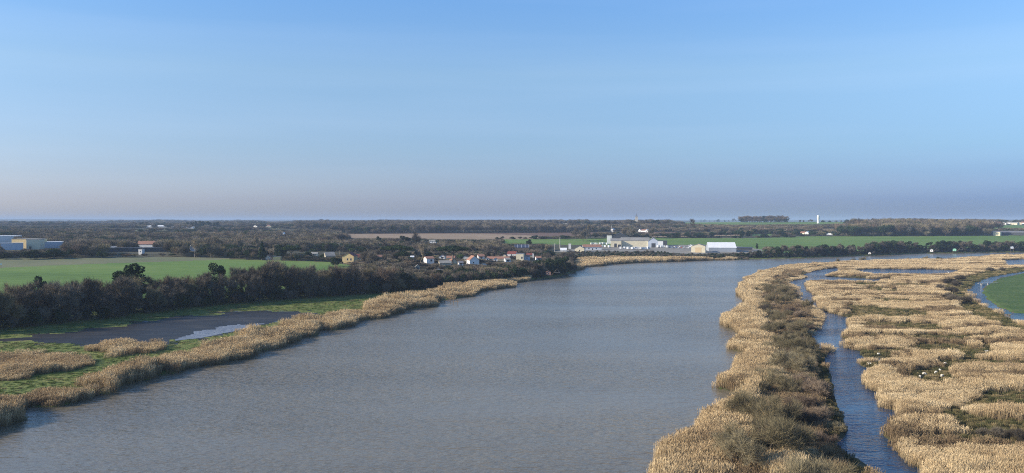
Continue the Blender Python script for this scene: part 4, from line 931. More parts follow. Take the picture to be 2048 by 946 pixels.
# white field marker, round white disc, white silo tanks
p, rz, m = place(2, 537); e = thing('field_marker', 'white topped marker post on the track between the two green fields', 'post', tuple(p), rz)
MB().tube([(0, 0, -.3), (0, 0, 2.2)], [.12, .12], 8).build('post', 'timber', e); MB().box(-.45, .45, -.1, .1, 2.2, 3.3).build('board', 'white_sheet', e)
p, rz, m = place(387, 504.5); e = thing('satellite_dish', 'large round white dish on a short mount among bare trees behind the field', 'dish', tuple(p), rz)
MB().tube([(0, 1.2, -.3), (0, 1.2, 3.5)], [.5, .35], 8).build('mount', 'concrete', e)
b = MB(); n = 20; b.v.append((0, .9, 4.2)); 
for rr_, yy in ((1.3, .75), (2.6, .3), (3.5, -.4)):
    for k in range(n):
        a = 2 * math.pi * k / n; b.v.append((rr_ * math.cos(a), yy, 4.2 + rr_ * math.sin(a)))
b.f += [(0, 1 + k, 1 + (k + 1) % n) for k in range(n)] + [(1 + i * n + k, 1 + (i + 1) * n + k, 1 + (i + 1) * n + (k + 1) % n, 1 + i * n + (k + 1) % n) for i in range(2) for k in range(n)]
o = b.build('reflector', 'white_sheet', e); o.modifiers.new('s', 'SOLIDIFY').thickness = .15
VIS.append((np.array([(380, 502), (394, 502), (394, 492), (380, 492)]), math.hypot(p[0], p[1])))
# fishing huts on stilts along the banks
def fishing_hut(px, py, label, mat, roofmat, s=1.0, side=1, up=0.0):
    x, y = flat(px, py, 0.0); d = math.hypot(x, y); rz = -math.atan2(x, y)
    e = thing('fishing_hut', label, 'fishing hut', (x, y, 0), rz, s, 'fishing huts on stilts by the river')
    z0 = 2.4 + up
    for a in (-1.6, 1.6):
        for b_ in (-1.3, 1.3):
            MB().tube([(a, b_, -1.6), (a, b_, z0)], [.13, .12], 6).build('stilt', 'timber', e)
    MB().box(-2.5, 2.5, -2.2, 1.9, z0, z0 + .18).build('deck', 'timber', e)
    MB().extrude([(-1.7, z0 + .19), (1.7, z0 + .19), (1.7, z0 + 2.3), (0, z0 + 3.1), (-1.7, z0 + 2.3)], 'y', -1.4, 1.5).build('wall', mat, e)
    MB().extrude([(-2, z0 + 2.2), (0, z0 + 3.13), (2, z0 + 2.2), (2, z0 + 2.32), (0, z0 + 3.25), (-2, z0 + 2.32)], 'y', -1.7, 1.8).build('roof', roofmat, e)
    f = MB().box(-.5, .35, -1.45, -1.35, z0 + .9, z0 + 1.8).build('window', 'white_wall', e); MB().box(-.42, .27, -1.48, -1.36, z0 + .98, z0 + 1.72).build('pane', 'window_dark', f)
    MB().tube([(side * 2.2, -1.5, z0), (side * 6.2, -3.4, z0 + 5.0)], [.11, .06], 6).build('mast', 'timber', e)
    b = MB(); c = np.array([side * 6.2, -3.4, z0 + 2.2])
    q4 = [c + (sx * 1.9, sy * 1.9, 0) for sx, sy in ((-1, -1), (1, -1), (1, 1), (-1, 1))]
    for i in range(4):
        b.tube([q4[i], q4[(i + 1) % 4]], [.05, .05], 4); b.tube([q4[i], c + (0, 0, 2.8)], [.03, .03], 4)
        b.tube([(q4[i] + q4[(i + 1) % 4]) / 2, (q4[(i + 2) % 4] + q4[(i + 3) % 4]) / 2], [.03, .03], 4)
    b.build('net', 'net', e)
    MB().box(-.5, .5, 1.9, 9, z0, z0 + .12).build('walkway', 'timber', e)
    VIS.append((np.array([(px - 6, py - 2), (px + 6, py - 2), (px + 8, py - 13), (px - 6, py - 13)]), d + 3))
    return e
fishing_hut(1097, 557, 'reddish fishing hut with white window under the dark headland', 'timber_red', 'terracotta', .95)
fishing_hut(1739, 511.5, 'small white fishing hut half hidden in the dark far bank', 'white_wall', 'grey_roof', .75)
fishing_hut(1863, 507.5, 'white fishing hut with raised net on the far bank', 'white_wall', 'white_sheet', 1.0)
fishing_hut(1909, 506.8, 'mint green fishing hut with a tall net mast on the far bank', 'green_paint', 'green_paint', 1.1)
fishing_hut(2024, 504.8, 'pale blue fishing hut high among the bushes of the far bank', 'blue_and_shade_wall', 'blue_and_shade_wall', .95, up=2.5)
# sluice across the canal
x, y = flat(1966, 570); x2, y2 = flat(1982, 569.5); e = thing('sluice_gate', 'small white concrete sluice with a rail crossing the curved canal', 'sluice gate', (x, y, 0), math.atan2(y2 - y, x2 - x))
MB().box(-1.2, 1.2, -.6, .6, -.5, 1.0).build('pier', 'concrete', e); MB().box(4.2, 5.4, -.5, .5, -.5, 1.0).build('pier', 'concrete', e)
MB().box(-4, 12, -.35, .35, 1.0, 1.18).build('deck', 'concrete', e)
b = MB()
for k in range(9):
    b.box(-4 + k * 2, -3.9 + k * 2, -.33, -.25, 1.18, 2.2)
b.box(-4, 12.1, -.33, -.25, 2.2, 2.28); b.build('rail', 'timber', e)
# stakes in the water by the near reeds
for k, (px, py, h) in enumerate([(901, 606, 1.7), (907, 607.5, 2.4), (915, 608, 2.0), (889, 604.5, 1.0)]):
    x, y = flat(px, py); e = MB().tube([(x, y, -1), (x + .15, y, h)], [.13, .1], 7).build('mooring_stake', 'timber')
    tag(e, 'weathered timber stake in the water off the reeds, %s from the shore' % ORD[[1, 2, 3, 0][k]], 'stake', 'stakes standing off the reed bank')
x, y = flat(885, 604.5); x2, y2 = flat(918, 607); b = MB(); b.tube([(x, y, .8), (x2, y2, .95)], [.09, .09], 6)
tag(b.build('stake_rail', 'timber'), 'thin timber rail joining the stakes in the water', 'rail')
# round pond marker in the flooded mud
x, y = flat(250, 668, .5)
# ---------------------------------------------------------------- animals
def skin_mesh(name, verts, edges, radii, mat, sub=2):
    me = bpy.data.meshes.new(name); me.from_pydata(verts, edges, []); o = bpy.data.objects.new('tmp', me); link(o)
    m = o.modifiers.new('k', 'SKIN'); m2 = o.modifiers.new('s', 'SUBSURF'); m2.levels = sub; m2.render_levels = sub
    for i, r in enumerate(radii):
        sv = me.skin_vertices[0].data[i]; sv.radius = (r, r) if not hasattr(r, '__len__') else r; sv.use_root = (i == 0)
    bpy.context.view_layer.update(); dg = bpy.context.evaluated_depsgraph_get()
    out = bpy.data.meshes.new_from_object(o.evaluated_get(dg)); out.name = name; bpy.data.objects.remove(o); out.materials.clear(); out.materials.append(MATS[mat])
    out.polygons.foreach_set('use_smooth', [True] * len(out.polygons)); return out
def sheep_mesh(graze):
    hz, hx = (.22, .86) if graze else (.92, .80)
    nz, nx = (.45, .74) if graze else (.84, .62)
    v = [(0, 0, .62), (-.28, 0, .64), (-.50, 0, .66), (.28, 0, .62), (.48, 0, .66), (nx, 0, nz), (hx, 0, hz), (hx + .14, 0, hz - .1),
         (-.42, .13, .42), (-.46, .14, .22), (-.43, .14, .0), (-.42, -.13, .42), (-.46, -.14, .22), (-.40, -.14, .0),
         (.36, .12, .40), (.37, .13, .2), (.36, .13, .0), (.36, -.12, .40), (.39, -.13, .2), (.40, -.13, .0), (-.60, 0, .56), (-.62, 0, .40)]
    e = [(0, 1), (1, 2), (0, 3), (3, 4), (4, 5), (5, 6), (6, 7), (2, 8), (8, 9), (9, 10), (2, 11), (11, 12), (12, 13), (4, 14), (14, 15), (15, 16), (4, 17), (17, 18), (18, 19), (2, 20), (20, 21)]
    r = [.29, .28, .22, .27, .20, .12, .10, .06, .09, .045, .05, .09, .045, .05, .08, .045, .05, .08, .045, .05, .05, .035]
    return skin_mesh('sheep', v, e, r, 'wool', 2)
SH = [(1757, 711, 'grazing beside the mouth of the narrow inlet', 1, 20), (1827, 709, 'in the dark gap beyond the inlet', 1, 200), (1740, 731, 'standing on the bank just below the narrow inlet', 0, 170), (1890, 730, 'alone above the resting group', 1, 10),
      (1880, 744, 'uppermost of the group of five', 0, 80), (1872, 748, 'in the middle of the group of five', 1, 215), (1848, 751, 'palest of the group of five, side on', 1, 5), (1840, 757, 'lowest of the group of five, nearest the creek', 1, 250), (1884, 755, 'at the end of the group of five, far from the creek', 1, 30), (1974, 706, 'alone far out near the tall reeds', 0, 190)]
sm = [sheep_mesh(False), sheep_mesh(True)]; ear = MB().add([(0, -.02, 0), (.03, .16, -.02), (-.05, .15, -.03), (0, .02, -.04)], [(0, 1, 2), (0, 2, 3), (0, 3, 1), (1, 3, 2)]).mesh('ear', 'wool')
for px, py, lab, g, a in SH:
    p = gp(px, py); e = obj('sheep', sm[g]); e.location = (p[0], p[1], p[2] + .02); e.rotation_euler = (0, 0, rad(a)); e.scale = (.8,) * 3
    tag(e, 'creamy white sheep ' + lab, 'sheep', 'sheep grazing in the marsh')
    for s in (-1, 1):
        q_ = obj('ear', ear, e); q_.location = ((.84, .06 * s, .30) if g else (.78, .06 * s, .98)); q_.scale = (1, s, 1)
    VIS.append((np.array([(px - 5, py), (px + 5, py), (px + 5, py - 7), (px - 5, py - 7)]), math.hypot(p[0], p[1])))
sw = skin_mesh('swan', [(0, 0, .2), (-.35, 0, .24), (.3, 0, .22), (.45, 0, .45), (.42, 0, .75), (.5, 0, .92), (.66, 0, .86), (-.6, 0, .34)], [(0, 1), (0, 2), (2, 3), (3, 4), (4, 5), (5, 6), (1, 7)], [.24, .2, .17, .06, .05, .07, .03, .05], 'plumage')
for px, py, lab in ((1897, 545, 'white swan afloat at the end of the long marsh pool'), (250, 669, 'white egret-like bird standing in the flooded mud')):
    if px == 250:
        continue
    x, y = flat(px, py, .03); e = obj('swan', sw); e.location = (x, y, .03); e.rotation_euler = (0, 0, 2.6); tag(e, lab, 'swan')
# ---------------------------------------------------------------- reeds: too many to count
def clump(seed, n, foot, Ht, wdt, plume, mats, leaf=1.0):
    rg = np.random.default_rng(seed)
    P = np.zeros((n, 3)); a = rg.uniform(0, 6.28, n); r = foot * .5 * np.sqrt(rg.random(n)) * 1.15; P[:, 0] = r * np.cos(a); P[:, 1] = r * np.sin(a)
    D = np.zeros((n, 3)); D[:, :2] = rg.normal(size=(n, 2)) * .09 + [.10, -.02]; D[:, 2] = 1; D /= np.linalg.norm(D, axis=1, keepdims=True)
    L_ = Ht * rg.uniform(.78, 1.08, n); top = P + D * L_[:, None]
    s = np.cross(D, rg.normal(size=(n, 3))); s /= np.linalg.norm(s, axis=1, keepdims=True); w_ = wdt * rg.uniform(.7, 1.3, n)[:, None]
    v = np.empty((n, 4, 3)); v[:, 0] = P - s * w_ * .5; v[:, 1] = P + s * w_ * .5; v[:, 2] = top + s * w_ * .35; v[:, 3] = top - s * w_ * .35
    parts = [(v.reshape(-1, 3), np.arange(4 * n).reshape(-1, 4))]
    if plume:
        k = n; q_ = top - D * plume * .5; bend = D + np.array([.3, -.08, 0]) + rg.normal(size=(k, 3)) * .12
        parts.append(blades(q_, bend, plume * rg.uniform(.8, 1.4, k), wdt * 2.3 * rg.uniform(.7, 1.3, k), rg))
    m = int(n * leaf)
    if m:
        i = rg.integers(0, n, m); t = rg.uniform(.2, .85, m)[:, None]; bp = P[i] + (top[i] - P[i]) * t
        dd = rg.normal(size=(m, 3)) * .35 + [.35, 0, .9]; parts.append(blades(bp, dd, Ht * .24 * rg.uniform(.6, 1.2, m), wdt * 1.1 * rg.uniform(.6, 1.2, m), rg))
    v, F = join(parts); return bpy.data.objects.new('clump', mesh_np('clump', v, F, mats))
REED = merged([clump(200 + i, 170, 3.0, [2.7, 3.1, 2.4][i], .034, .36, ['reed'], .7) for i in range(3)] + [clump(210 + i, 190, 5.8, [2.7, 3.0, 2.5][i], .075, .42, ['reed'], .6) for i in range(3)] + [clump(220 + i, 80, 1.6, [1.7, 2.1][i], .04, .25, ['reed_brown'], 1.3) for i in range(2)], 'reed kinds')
# collection children are picked in name order: names end in their number
for i, o_ in enumerate(list(REED.objects)):
    o_.name = 'reedclump%02d' % i
TUS = merged([clump(230 + i, 70, 1.5, [.5, .75, .4][i], .05, 0, [['tussock'], ['tussock'], ['grass_blade']][i], 1.2) for i in range(3)], 'tussock kinds')
for i, o_ in enumerate(list(TUS.objects)):
    o_.name = 'tussock%02d' % i
def jitter_grid(x0, x1, y0, y1, s):
    xs = np.arange(x0, x1, s); ys = np.arange(y0, y1, s); X, Y = np.meshgrid(xs, ys); n = X.size
    return X.ravel() + rng.uniform(-.5, .5, n) * s, Y.ravel() + rng.uniform(-.5, .5, n) * s
def in_frame(px, py, m=130):
    return (px > -m) & (px < 2048 + m) & (py < 1010)
POOL_ = [POOLB]
def reed_points(kind):
    out = []
    for y0, y1, s in ((120, 240, 1.0), (240, 420, 1.45), (420, 720, 2.3), (720, 1150, 3.0)):
        X, Y = jitter_grid(-.72 * y1, .72 * y1, y0, y1, s)
        px, py = project(X, Y, np.full(X.shape, .5)); k = in_frame(px, py); X, Y, px, py = X[k], Y[k], px[k], py[k]
        z = H(X, Y); k = z > .0; X, Y, px, py, z = X[k], Y[k], px[k], py[k], z[k]
        k = ~inside(UP_POLY, X, Y) | inside(FARREED, px, py) ; X, Y, px, py, z = X[k], Y[k], px[k], py[k], z[k]
        out.append((X, Y, px, py, z, np.full(X.shape, s)))
    return [np.concatenate(c) for c in zip(*out)]
X, Y, px, py, Z, S_ = reed_points('reed')
right = inside(LAND_R, X, Y)
left = ~right
gap = np.zeros(X.shape, bool)
jx = px + (vnoise(X, Y, 5, 31) - .5) * 16 + rng.normal(size=X.shape) * 3; jy = py + (vnoise(X, Y, 5, 32) - .5) * 5 + rng.normal(size=X.shape) * 1.0
for g in GAPS:
    gap |= inside(g, jx, jy)
BEYOND = [(2400, 520), (2048, 543.5), (1974, 556), (1951, 567), (1932, 584), (1951, 604), (1998, 627), (2048, 651), (2400, 790)]
dyke = inside(DYKE, px, py); field = inside(BEYOND, px, py)
mid = inside(ISLEMID, jx, py)
cd = segdist(X, Y, [(wpoly(ISLE_E_CREEK), False)], 60); creekside = mid & (cd < 9)
islet = right & inside(np.vstack([np.array(ISLE_W[:46]), np.array(ISLE_E_CREEK)[::-1]]), px, py)
streak = vnoise(X, Y * 3.2, 26, 33) * .6 + vnoise(X, Y * 2.0, 9, 34) * .4
soft = right & (streak < .40 + .06 * np.clip((py - 600) / 200, 0, 1)) & (px > 1640)
inner = px * 0
# band of reeds on the near bank: between the water and REEDIN
RB = np.array(LEFTBANK[:44]); band = np.vstack([np.array(REEDIN), RB[::-1] + [0, 3]])
jl = py + (vnoise(X, Y, 8, 35) - .5) * 14 + rng.normal(size=X.shape) * 2.2
bandm = inside(band, px, jl) | (inside(band, px, py + 2) & (vnoise(X, Y, 3, 36) > .35)); patch = inside(REED2, px, jl) | inside(REED3, px, jl)
# sometimes water cuts in
reedL = left & ((bandm & ~((vnoise(X, Y, 13, 71) < .17) & (Z > .35))) | patch | inside(FARREED, px, py))
reedR = right & ~gap & ~dyke & ~field & (~mid | (vnoise(X, Y, 7, 40) > np.where(py < 770, .84, .70))) & ~(islet & (cd < 6.5) & (py > 668)) & ~soft
reedR &= ~((rng.random(X.shape) < .25) & (streak < .42))
keep = (reedL | reedR)
sheepclear = covers(X, Y, Z, np.full(X.shape, 2.6)) & (py < 1000) & right & (py > 560)
keep &= ~sheepclear
brown = (mid & right & ~(islet & (cd < 5))  & (vnoise(X, Y, 6, 37) > .33) & ~keep | (soft & ~gap & ~mid & ~field & ~dyke & (rng.random(X.shape) < .55) & (Z > .1)) & (Z > .1) & ~field)
def put(name, X, Y, Z, S, px, idx, sz, col, label, hs):
    m = len(X); scatter(name, np.stack([X, Y, Z - .1], 1), rng.uniform(0, .8, m), np.stack([sz, sz, hs], 1), idx, col, label)
m = keep; far = S_[m] > 2; n = int(m.sum())
idx = np.where(far, 3, 0) + rng.integers(0, 3, n); pt = (vnoise(X[m], Y[m] * 2.6, 12, 81) > .60) & (rng.random(n) < .65) & (py[m] > 545)
idx = np.where(pt, 6 + rng.integers(0, 2, n), idx)
sz = np.where(pt & (S_[m] > 2), 1.8, 1) * np.where(S_[m] > 2.5, 1.15, np.where(S_[m] > 1.2, np.where(far, .85, 1.2), .95))
hs = rng.uniform(.80, 1.10, n) * np.where(pt, 1.25, 1) * np.where(right[m] & ~islet[m], .68, 1.0) * np.where(islet[m] & (cd[m] < 12), .5, 1) * (.45 + .35 * vnoise(X[m], Y[m], 13, 38) + .65 * vnoise(X[m], Y[m] * 3, 22, 39)) * np.where(left[m] & patch[m], .55, 1) * np.where(soft[m], .6, 1) * np.where(inside(FARREED, px[m], py[m]), 1.2, 1)
edge = Z[m] < .3; hs = hs * np.where(edge, .85, 1) * np.where(left[m] & (py[m] > 560), .72 + .7 * vnoise(X[m], Y[m], 9, 72), 1)
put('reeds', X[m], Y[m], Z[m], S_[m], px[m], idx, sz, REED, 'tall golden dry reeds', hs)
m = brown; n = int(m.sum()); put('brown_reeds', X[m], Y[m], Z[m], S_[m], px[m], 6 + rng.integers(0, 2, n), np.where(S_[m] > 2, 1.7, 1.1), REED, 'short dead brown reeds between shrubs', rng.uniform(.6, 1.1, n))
m = right & ~keep & ~brown & (gap | soft | dyke | (mid & ~brown)) & (rng.random(X.shape) < .75) & (Z > .1) & ~field; n = int(m.sum())
put('tussocks', X[m], Y[m], Z[m], S_[m], px[m], rng.integers(0, 2, n), S_[m] * .8, TUS, 'dark rough tussocks of marsh grass', rng.uniform(.6, 1.5, n))
m = left & ~keep & ~inside(MUD, px, py) & (rng.random(X.shape) < .35) & (Z > .2) & (py > 560); n = int(m.sum())
put('meadow_grass', X[m], Y[m], Z[m], S_[m], px[m], np.where(rng.random(n) < .8, 2, 0), S_[m] * .8, TUS, 'short green meadow grass', rng.uniform(.4, .9, n))
# ---------------------------------------------------------------- single trees and shrubs
NT = dict(bare='bare_tree', ivied='ivied_tree', evergreen='evergreen_tree', olive='bare_tree', brown='bare_tree', umbrella='umbrella_pine', conifer='conifer_tree', bushy='evergreen_bush', willow='willow_shrub', scrub='scrub_bush', pale='bare_tree', poplar='poplar_tree')
CT = dict(bare='bare tree', olive='bare tree', brown='bare tree', ivied='tree', evergreen='evergreen tree', umbrella='pine', conifer='conifer', bushy='bush', willow='willow', scrub='bush', pale='bare tree', poplar='poplar')
ADJ = dict(olive='leafless olive tree', brown='russet leafless tree', bare='leafless grey-brown tree', ivied='ivy-clad bare tree', evergreen='dark evergreen', umbrella='flat-topped umbrella pine', conifer='pointed dark conifer', bushy='low dark bush', willow='leafless olive willow', scrub='reddish-brown scrub bush', pale='pale grey bare tree', poplar='tall pale poplar')
def stem_(k):
    return k.rstrip('0123456789')
def sow(items, where, marks, group):
    """items: (kind, px, x, y, z, h, wid); labels count from the marks that stand out"""
    items.sort(key=lambda t: t[1]); cnt = {}
    for kind, px_, x, y, z, h, wid in items:
        s = stem_(kind)
        near = min(marks, key=lambda mk: abs(mk[0] - px_)); side = 'before' if px_ < near[0] else 'past'
        cnt.setdefault((s, near[1], side), []).append((kind, px_, x, y, z, h, wid))
    for (s, mk, side), lst in cnt.items():
        lst.sort(key=lambda t: t[1], reverse=(side == 'before'))
        for i, (kind, px_, x, y, z, h, wid) in enumerate(lst):
            o_ = ORD[i] if i < len(ORD) else '%d%s' % (i + 1, {1: 'st', 2: 'nd', 3: 'rd'}.get((i + 1) % 10, 'th'))
            if len(('%s %s, %s %s of %s' % (ADJ[s], where, o_, 'left', mk)).split()) > 16: mk = mk.replace('the ', '')
            lab = '%s %s, %s %s of %s' % (ADJ[s], where, o_, 'left' if side == 'before' else 'right', mk)
            plant(kind, NT[s], lab, CT[s], (x, y, z - .15), h, group, wid=wid)
def walk(P, step):
    P = np.asarray(P); seg = np.hypot(*(P[1:] - P[:-1]).T); tot = seg.sum(); cum = np.concatenate([[0], np.cumsum(seg)]); out = []
    t = 0
    while t < tot:
        i = min(np.searchsorted(cum, t, side='right') - 1, len(seg) - 1); u = (t - cum[i]) / seg[i]; e = (P[i + 1] - P[i]) / seg[i]
        out.append((P[i] + (P[i + 1] - P[i]) * u, np.array([-e[1], e[0]]))); t += step * R.uniform(.75, 1.3)
    return out
TREEXY = []
# belt behind the flooded mud
bx = [-200, 0, 60, 150, 250, 290, 345, 430, 480, 560, 650, 720, 800, 880, 930, 1000, 1050, 1110, 1150]
by = [562, 566, 568, 560, 545, 547, 543, 534, 530, 523, 528, 532, 534, 544, 544, 538, 522, 510, 517]
items = []; BELT = UP[2:14]
for row, off, st in ((0, 3, 6.2), (1, 11, 7), (2, 19, 10)):
    for (P_, nrm) in walk(BELT, st):
        c_ = P_ + nrm * (off + R.uniform(-2.5, 2.5)); z = float(H(c_[0], c_[1])); px_, py_ = project(c_[0], c_[1], z)
        if px_ > 1145 or px_ < -90: continue
        d = math.hypot(*c_); ytop = np.interp(px_, bx, by) + R.uniform(-6, 12) + (7 if row == 0 else 0)
        h = (py_ - ytop) * d / FPX
        if px_ > 830: h = min(h, 11.5)
        if row == 2 and px_ > 700: continue
        h = float(np.clip(h, 4.5, 18)); kind = R.choice(['bare0', 'bare1', 'bare2', 'bare3', 'bare4', 'bare4', 'ivied0', 'ivied1', 'olive0', 'olive0', 'olive0', 'brown0', 'brown0'])
        if px_ > 1040: kind = R.choice(['evergreen0', 'evergreen1', 'bare3', 'bushy0'])
        elif px_ > 760 and R.random() < .2: kind = 'evergreen0'
        if covers(np.array([c_[0]]), np.array([c_[1]]), np.array([z]), np.array([h * .96]), 2.0)[0]:
            h *= .7
            if covers(np.array([c_[0]]), np.array([c_[1]]), np.array([z]), np.array([h]), 2.0)[0]: continue
        items.append((kind, float(px_), c_[0], c_[1], z, h, R.uniform(.85, 1.15))); TREEXY.append((c_[0], c_[1]))
def tree_at(kind, px_, py_, ytop, name_lab, group=None, wid=1.0):
    p = gp(px_, py_); d = math.hypot(p[0], p[1]); h = (py_ - ytop) * d / FPX
    s = stem_(kind); TREEXY.append((p[0], p[1]))
    return plant(kind, NT[s], name_lab, CT[s], (p[0], p[1], p[2] - .1), float(h), group, wid=wid)
marks = [(262, 'the big round evergreen'), (80, 'the small dark pine top'), (430, 'the russet crowned tree'), (548, 'the tallest fan-shaped tree'), (696, 'the yellow gabled house'), (862, 'the white two storey house'), (950, 'the blue shaded house'), (1098, 'the reddish fishing hut')]
sow(items, 'in the dark belt', marks, 'trees of the belt behind the flooded mud')
tree_at('evergreen0', 264, 612, 532, 'big round dark evergreen rising above the belt', None, .95)
tree_at('evergreen1', 76, 632, 561, 'small dark pine top standing out of the belt', None, .6)
tree_at('evergreen1', 430, 600, 528, 'russet-dark broad crown rising above the belt', None, .8)
tree_at('bare4', 548, 592, 521, 'tallest fan-shaped bare tree of the belt before the green field', None, 1.25)
# village trees
VT = [('umbrella0', 793, 524, 489, 'broad flat-topped umbrella pine before the brown field', 1.5), ('umbrella0', 806, 532, 503, 'second umbrella pine below the broad flat-topped one', 1.0), ('umbrella0', 905, 527, 490, 'very wide umbrella pine above the red roofs', 1.6),
      ('evergreen0', 560, 519, 489, 'round dark umbrella crown beside the yellow outbuilding', 1.1), ('umbrella0', 583, 521, 491, 'dark spreading pine beside the round dark crown', 1.1), ('conifer0', 524, 520, 484, 'dark pointed cedar before the tall pale tree', 1.2),
      ('conifer0', 667, 508, 490, 'small pointed conifer beside the pale grey roof', .8), ('poplar0', 842, 534, 487, 'tall pale feathery poplar beside the white two storey house', 1.0), ('pale0', 512, 505, 468, 'tall pale bare tree behind the dark cedar', .6),
      ('pale0', 478, 508, 474, 'wide pale bare tree beyond the green field', 1.0), ('pale0', 420, 508, 473, 'broad grey bare tree near the round white dish', 1.2), ('pale0', 389, 515, 478, 'grey bare tree just behind the round white dish', .9),
      ('bare2', 827, 500, 464, 'tall bare tree standing against the brown field', .8), ('evergreen1', 806, 500, 471, 'dark oak standing against the brown field', 1.3), ('evergreen0', 757, 492, 472, 'small round dark tree at the brown field edge', .7),
      ('bushy0', 62, 518.5, 502, 'large round dark bush at the field edge', 1.7), ('bushy0', 108, 517.5, 499, 'largest round dark bush at the field edge', 2.0), ('bushy0', 204, 516, 503, 'round dark bush near the long dark shed', 1.2), ('bushy0', 12, 519, 507, 'low dark bush at the corner of the pasture', 1.5),
      ('bushy1', 705, 505, 496, 'light green garden tree above the yellow gabled house', 1.4), ('bushy1', 812, 525, 513, 'yellow-green shrub beside the leaning white shed', 2.0), ('bushy1', 920, 520, 507, 'light green garden tree beside the cream gable cottage', 1.1), ('bushy1', 757, 521, 513, 'small yellow-green shrub below the umbrella pines', 1.2),
      ('evergreen0', 1058, 496, 478, 'dark tree behind the solar panel barn', .9), ('bushy0', 1100, 545, 525, 'dark evergreen mass behind the reddish fishing hut', 1.4), ('evergreen1', 1130, 549, 512, 'dark evergreen on the tip of the headland', 1.1),
      ('bare3', 1065, 553, 524, 'olive bare tree on the headland above the fishing hut', 1.4), ('bare1', 1046, 551, 520, 'bare tree below the cream block house', 1.3), ('bare2', 1152, 481, 456, 'bare tree standing at the end of the ploughed field', 1.2), ('bare0', 1174, 482, 450, 'tall bare tree before the ploughed field', .9), ('bare3', 1166, 483, 457, 'low bare tree beside the tall one before the ploughed field', .9),
      ('bare4', 1252, 476, 454, 'bare tree rising behind the dark hangar', 1.1), ('bare1', 1263, 478, 458, 'dense bare tree behind the hangar roof', 1.1), ('bare2', 1309, 477, 454, 'lone spreading bare tree at the field edge past the hangar', 1.1), ('bare0', 1379, 466, 438, 'tall bare tree with a mistletoe ball above the skyline', .9),
      ('evergreen1', 1409, 462, 450, 'round dark tree in the hedgerow wood past the church', 1.0), ('evergreen0', 1484, 475, 460, 'dark evergreen clump at the end of the ploughed field', 1.0), ('evergreen1', 1497, 475, 461, 'second dark evergreen clump at the end of the ploughed field', 1.0), ('evergreen0', 1514, 500, 486, 'dark thin tree beside the low open shed', .5),
      ('evergreen1', 97, 494, 482, 'dark tree beside the blue-grey industrial unit', 1.0), ('umbrella0', 268, 490, 478, 'dark flat pine behind the orange roofed building', 1.0), ('evergreen0', 340, 498, 478, 'round dark tree beyond the orange roofed building', 1.1), ('conifer0', 303, 492, 479, 'dark conifer beside the orange roofed building', .8)]
for k, px_, py_, yt, lab, wd in VT:
    tree_at(k, px_, py_, yt, lab, None, wd)
# trees standing up on the skyline
SK = [('brown0', 'lower tier of the hill copse', 1480, 1574, 12, 444.9, 436, 438.5, 2.2), ('brown0', 'copse on the hill crest', 1480, 1574, 20, 444.8, 431, 434.5, 1.7), ('bushy0', 'straggling row past the copse', 1592, 1700, 9, 444.8, 438.5, 441.5, 1.5), ('bushy0', 'thin row before the copse', 1395, 1470, 8, 444.5, 436, 441, 1.1),
      ('evergreen0', 'dark pines behind the narrow tall white house', 372, 440, 9, 456, 441.5, 445, 1.0), ('bare0', 'wood behind the long white villa', 262, 298, 5, 456, 443, 446, 1.3), ('bare2', 'clump round the church', 1205, 1340, 14, 455, 438.5, 443, 1.3), ('bare3', 'top of the central wood', 640, 900, 14, 452, 438.8, 441.5, 1.5)]
for k_, wh, x0, x1, n_, yb, ya, yc, wd in SK:
    for i in range(n_):
        a = x0 + (x1 - x0) * (i + R.uniform(.2, .8)) / n_
        if abs(a - 1273) < 6 or abs(a - 1636) < 8: continue
        tree_at(R.choice([k_, k_, 'evergreen1', 'bare4']) if k_ != 'evergreen0' else 'evergreen%d' % (i % 2), a, yb, R.uniform(ya, yc), '%s tree of the %s' % (ORD[i], wh) if 'wood' in wh or 'row' in wh or 'copse' in wh else '%s tree of the %s on the skyline' % (ORD[i], wh), 'trees on the skyline', wd)
for i in range(22):
    a = 700 + 440 * (i + R.uniform(.2, .8)) / 22; b = R.uniform(503, 511); p = gp(a, b)
    if onfoot(np.array([p[0]]), np.array([p[1]]), 1.0)[0]: continue
    h = R.uniform(9, 13.5); k_ = R.choice(['bare0', 'bare1', 'bare2', 'pale0', 'olive0', 'bare3'])
    if covers(*[np.array([v]) for v in (p[0], p[1], p[2], h)], 1.5)[0]: continue
    TREEXY.append((p[0], p[1])); plant(k_, NT[stem_(k_)], 'tall bare tree behind the village roofs, %s from the yellow gabled house' % (ORD[i] if i < 20 else ['21st', '22nd'][i - 20]), 'bare tree', (p[0], p[1], p[2] - .1), h, 'tall trees behind the village', wid=1.0)
# random village trees
items = []; tries = 0
VP = [(700, 545), (1148, 545), (1140, 500), (1060, 492), (900, 494), (700, 500), (590, 508), (610, 524)]
while len(items) < 95 and tries < 3000:
    tries += 1; a, b = R.uniform(590, 1150), R.uniform(490, 552)
    if not inside(VP, np.array([a]), np.array([b]))[0]: continue
    p = gp(a, b); h = R.uniform(5.5, 11)
    if onfoot(np.array([p[0]]), np.array([p[1]]), 1.5)[0]: continue
    if covers(*[np.array([v]) for v in (p[0], p[1], p[2], h)], 2.2)[0]:
        h = R.uniform(2.5, 4)
        if covers(*[np.array([v]) for v in (p[0], p[1], p[2], h)], 1.6)[0]: continue
    if TREEXY and min((p[0] - q_[0]) ** 2 + (p[1] - q_[1]) ** 2 for q_ in TREEXY) < 16: continue
    kind = R.choice(['bare0', 'bare1', 'bare2', 'bare3', 'pale0', 'ivied0', 'evergreen0', 'bushy0', 'scrub2']) if h > 4.5 else R.choice(['bushy0', 'scrub2', 'scrub1', 'bushy1'])
    items.append((kind, a, p[0], p[1], p[2], h, R.uniform(.9, 1.2))); TREEXY.append((p[0], p[1]))
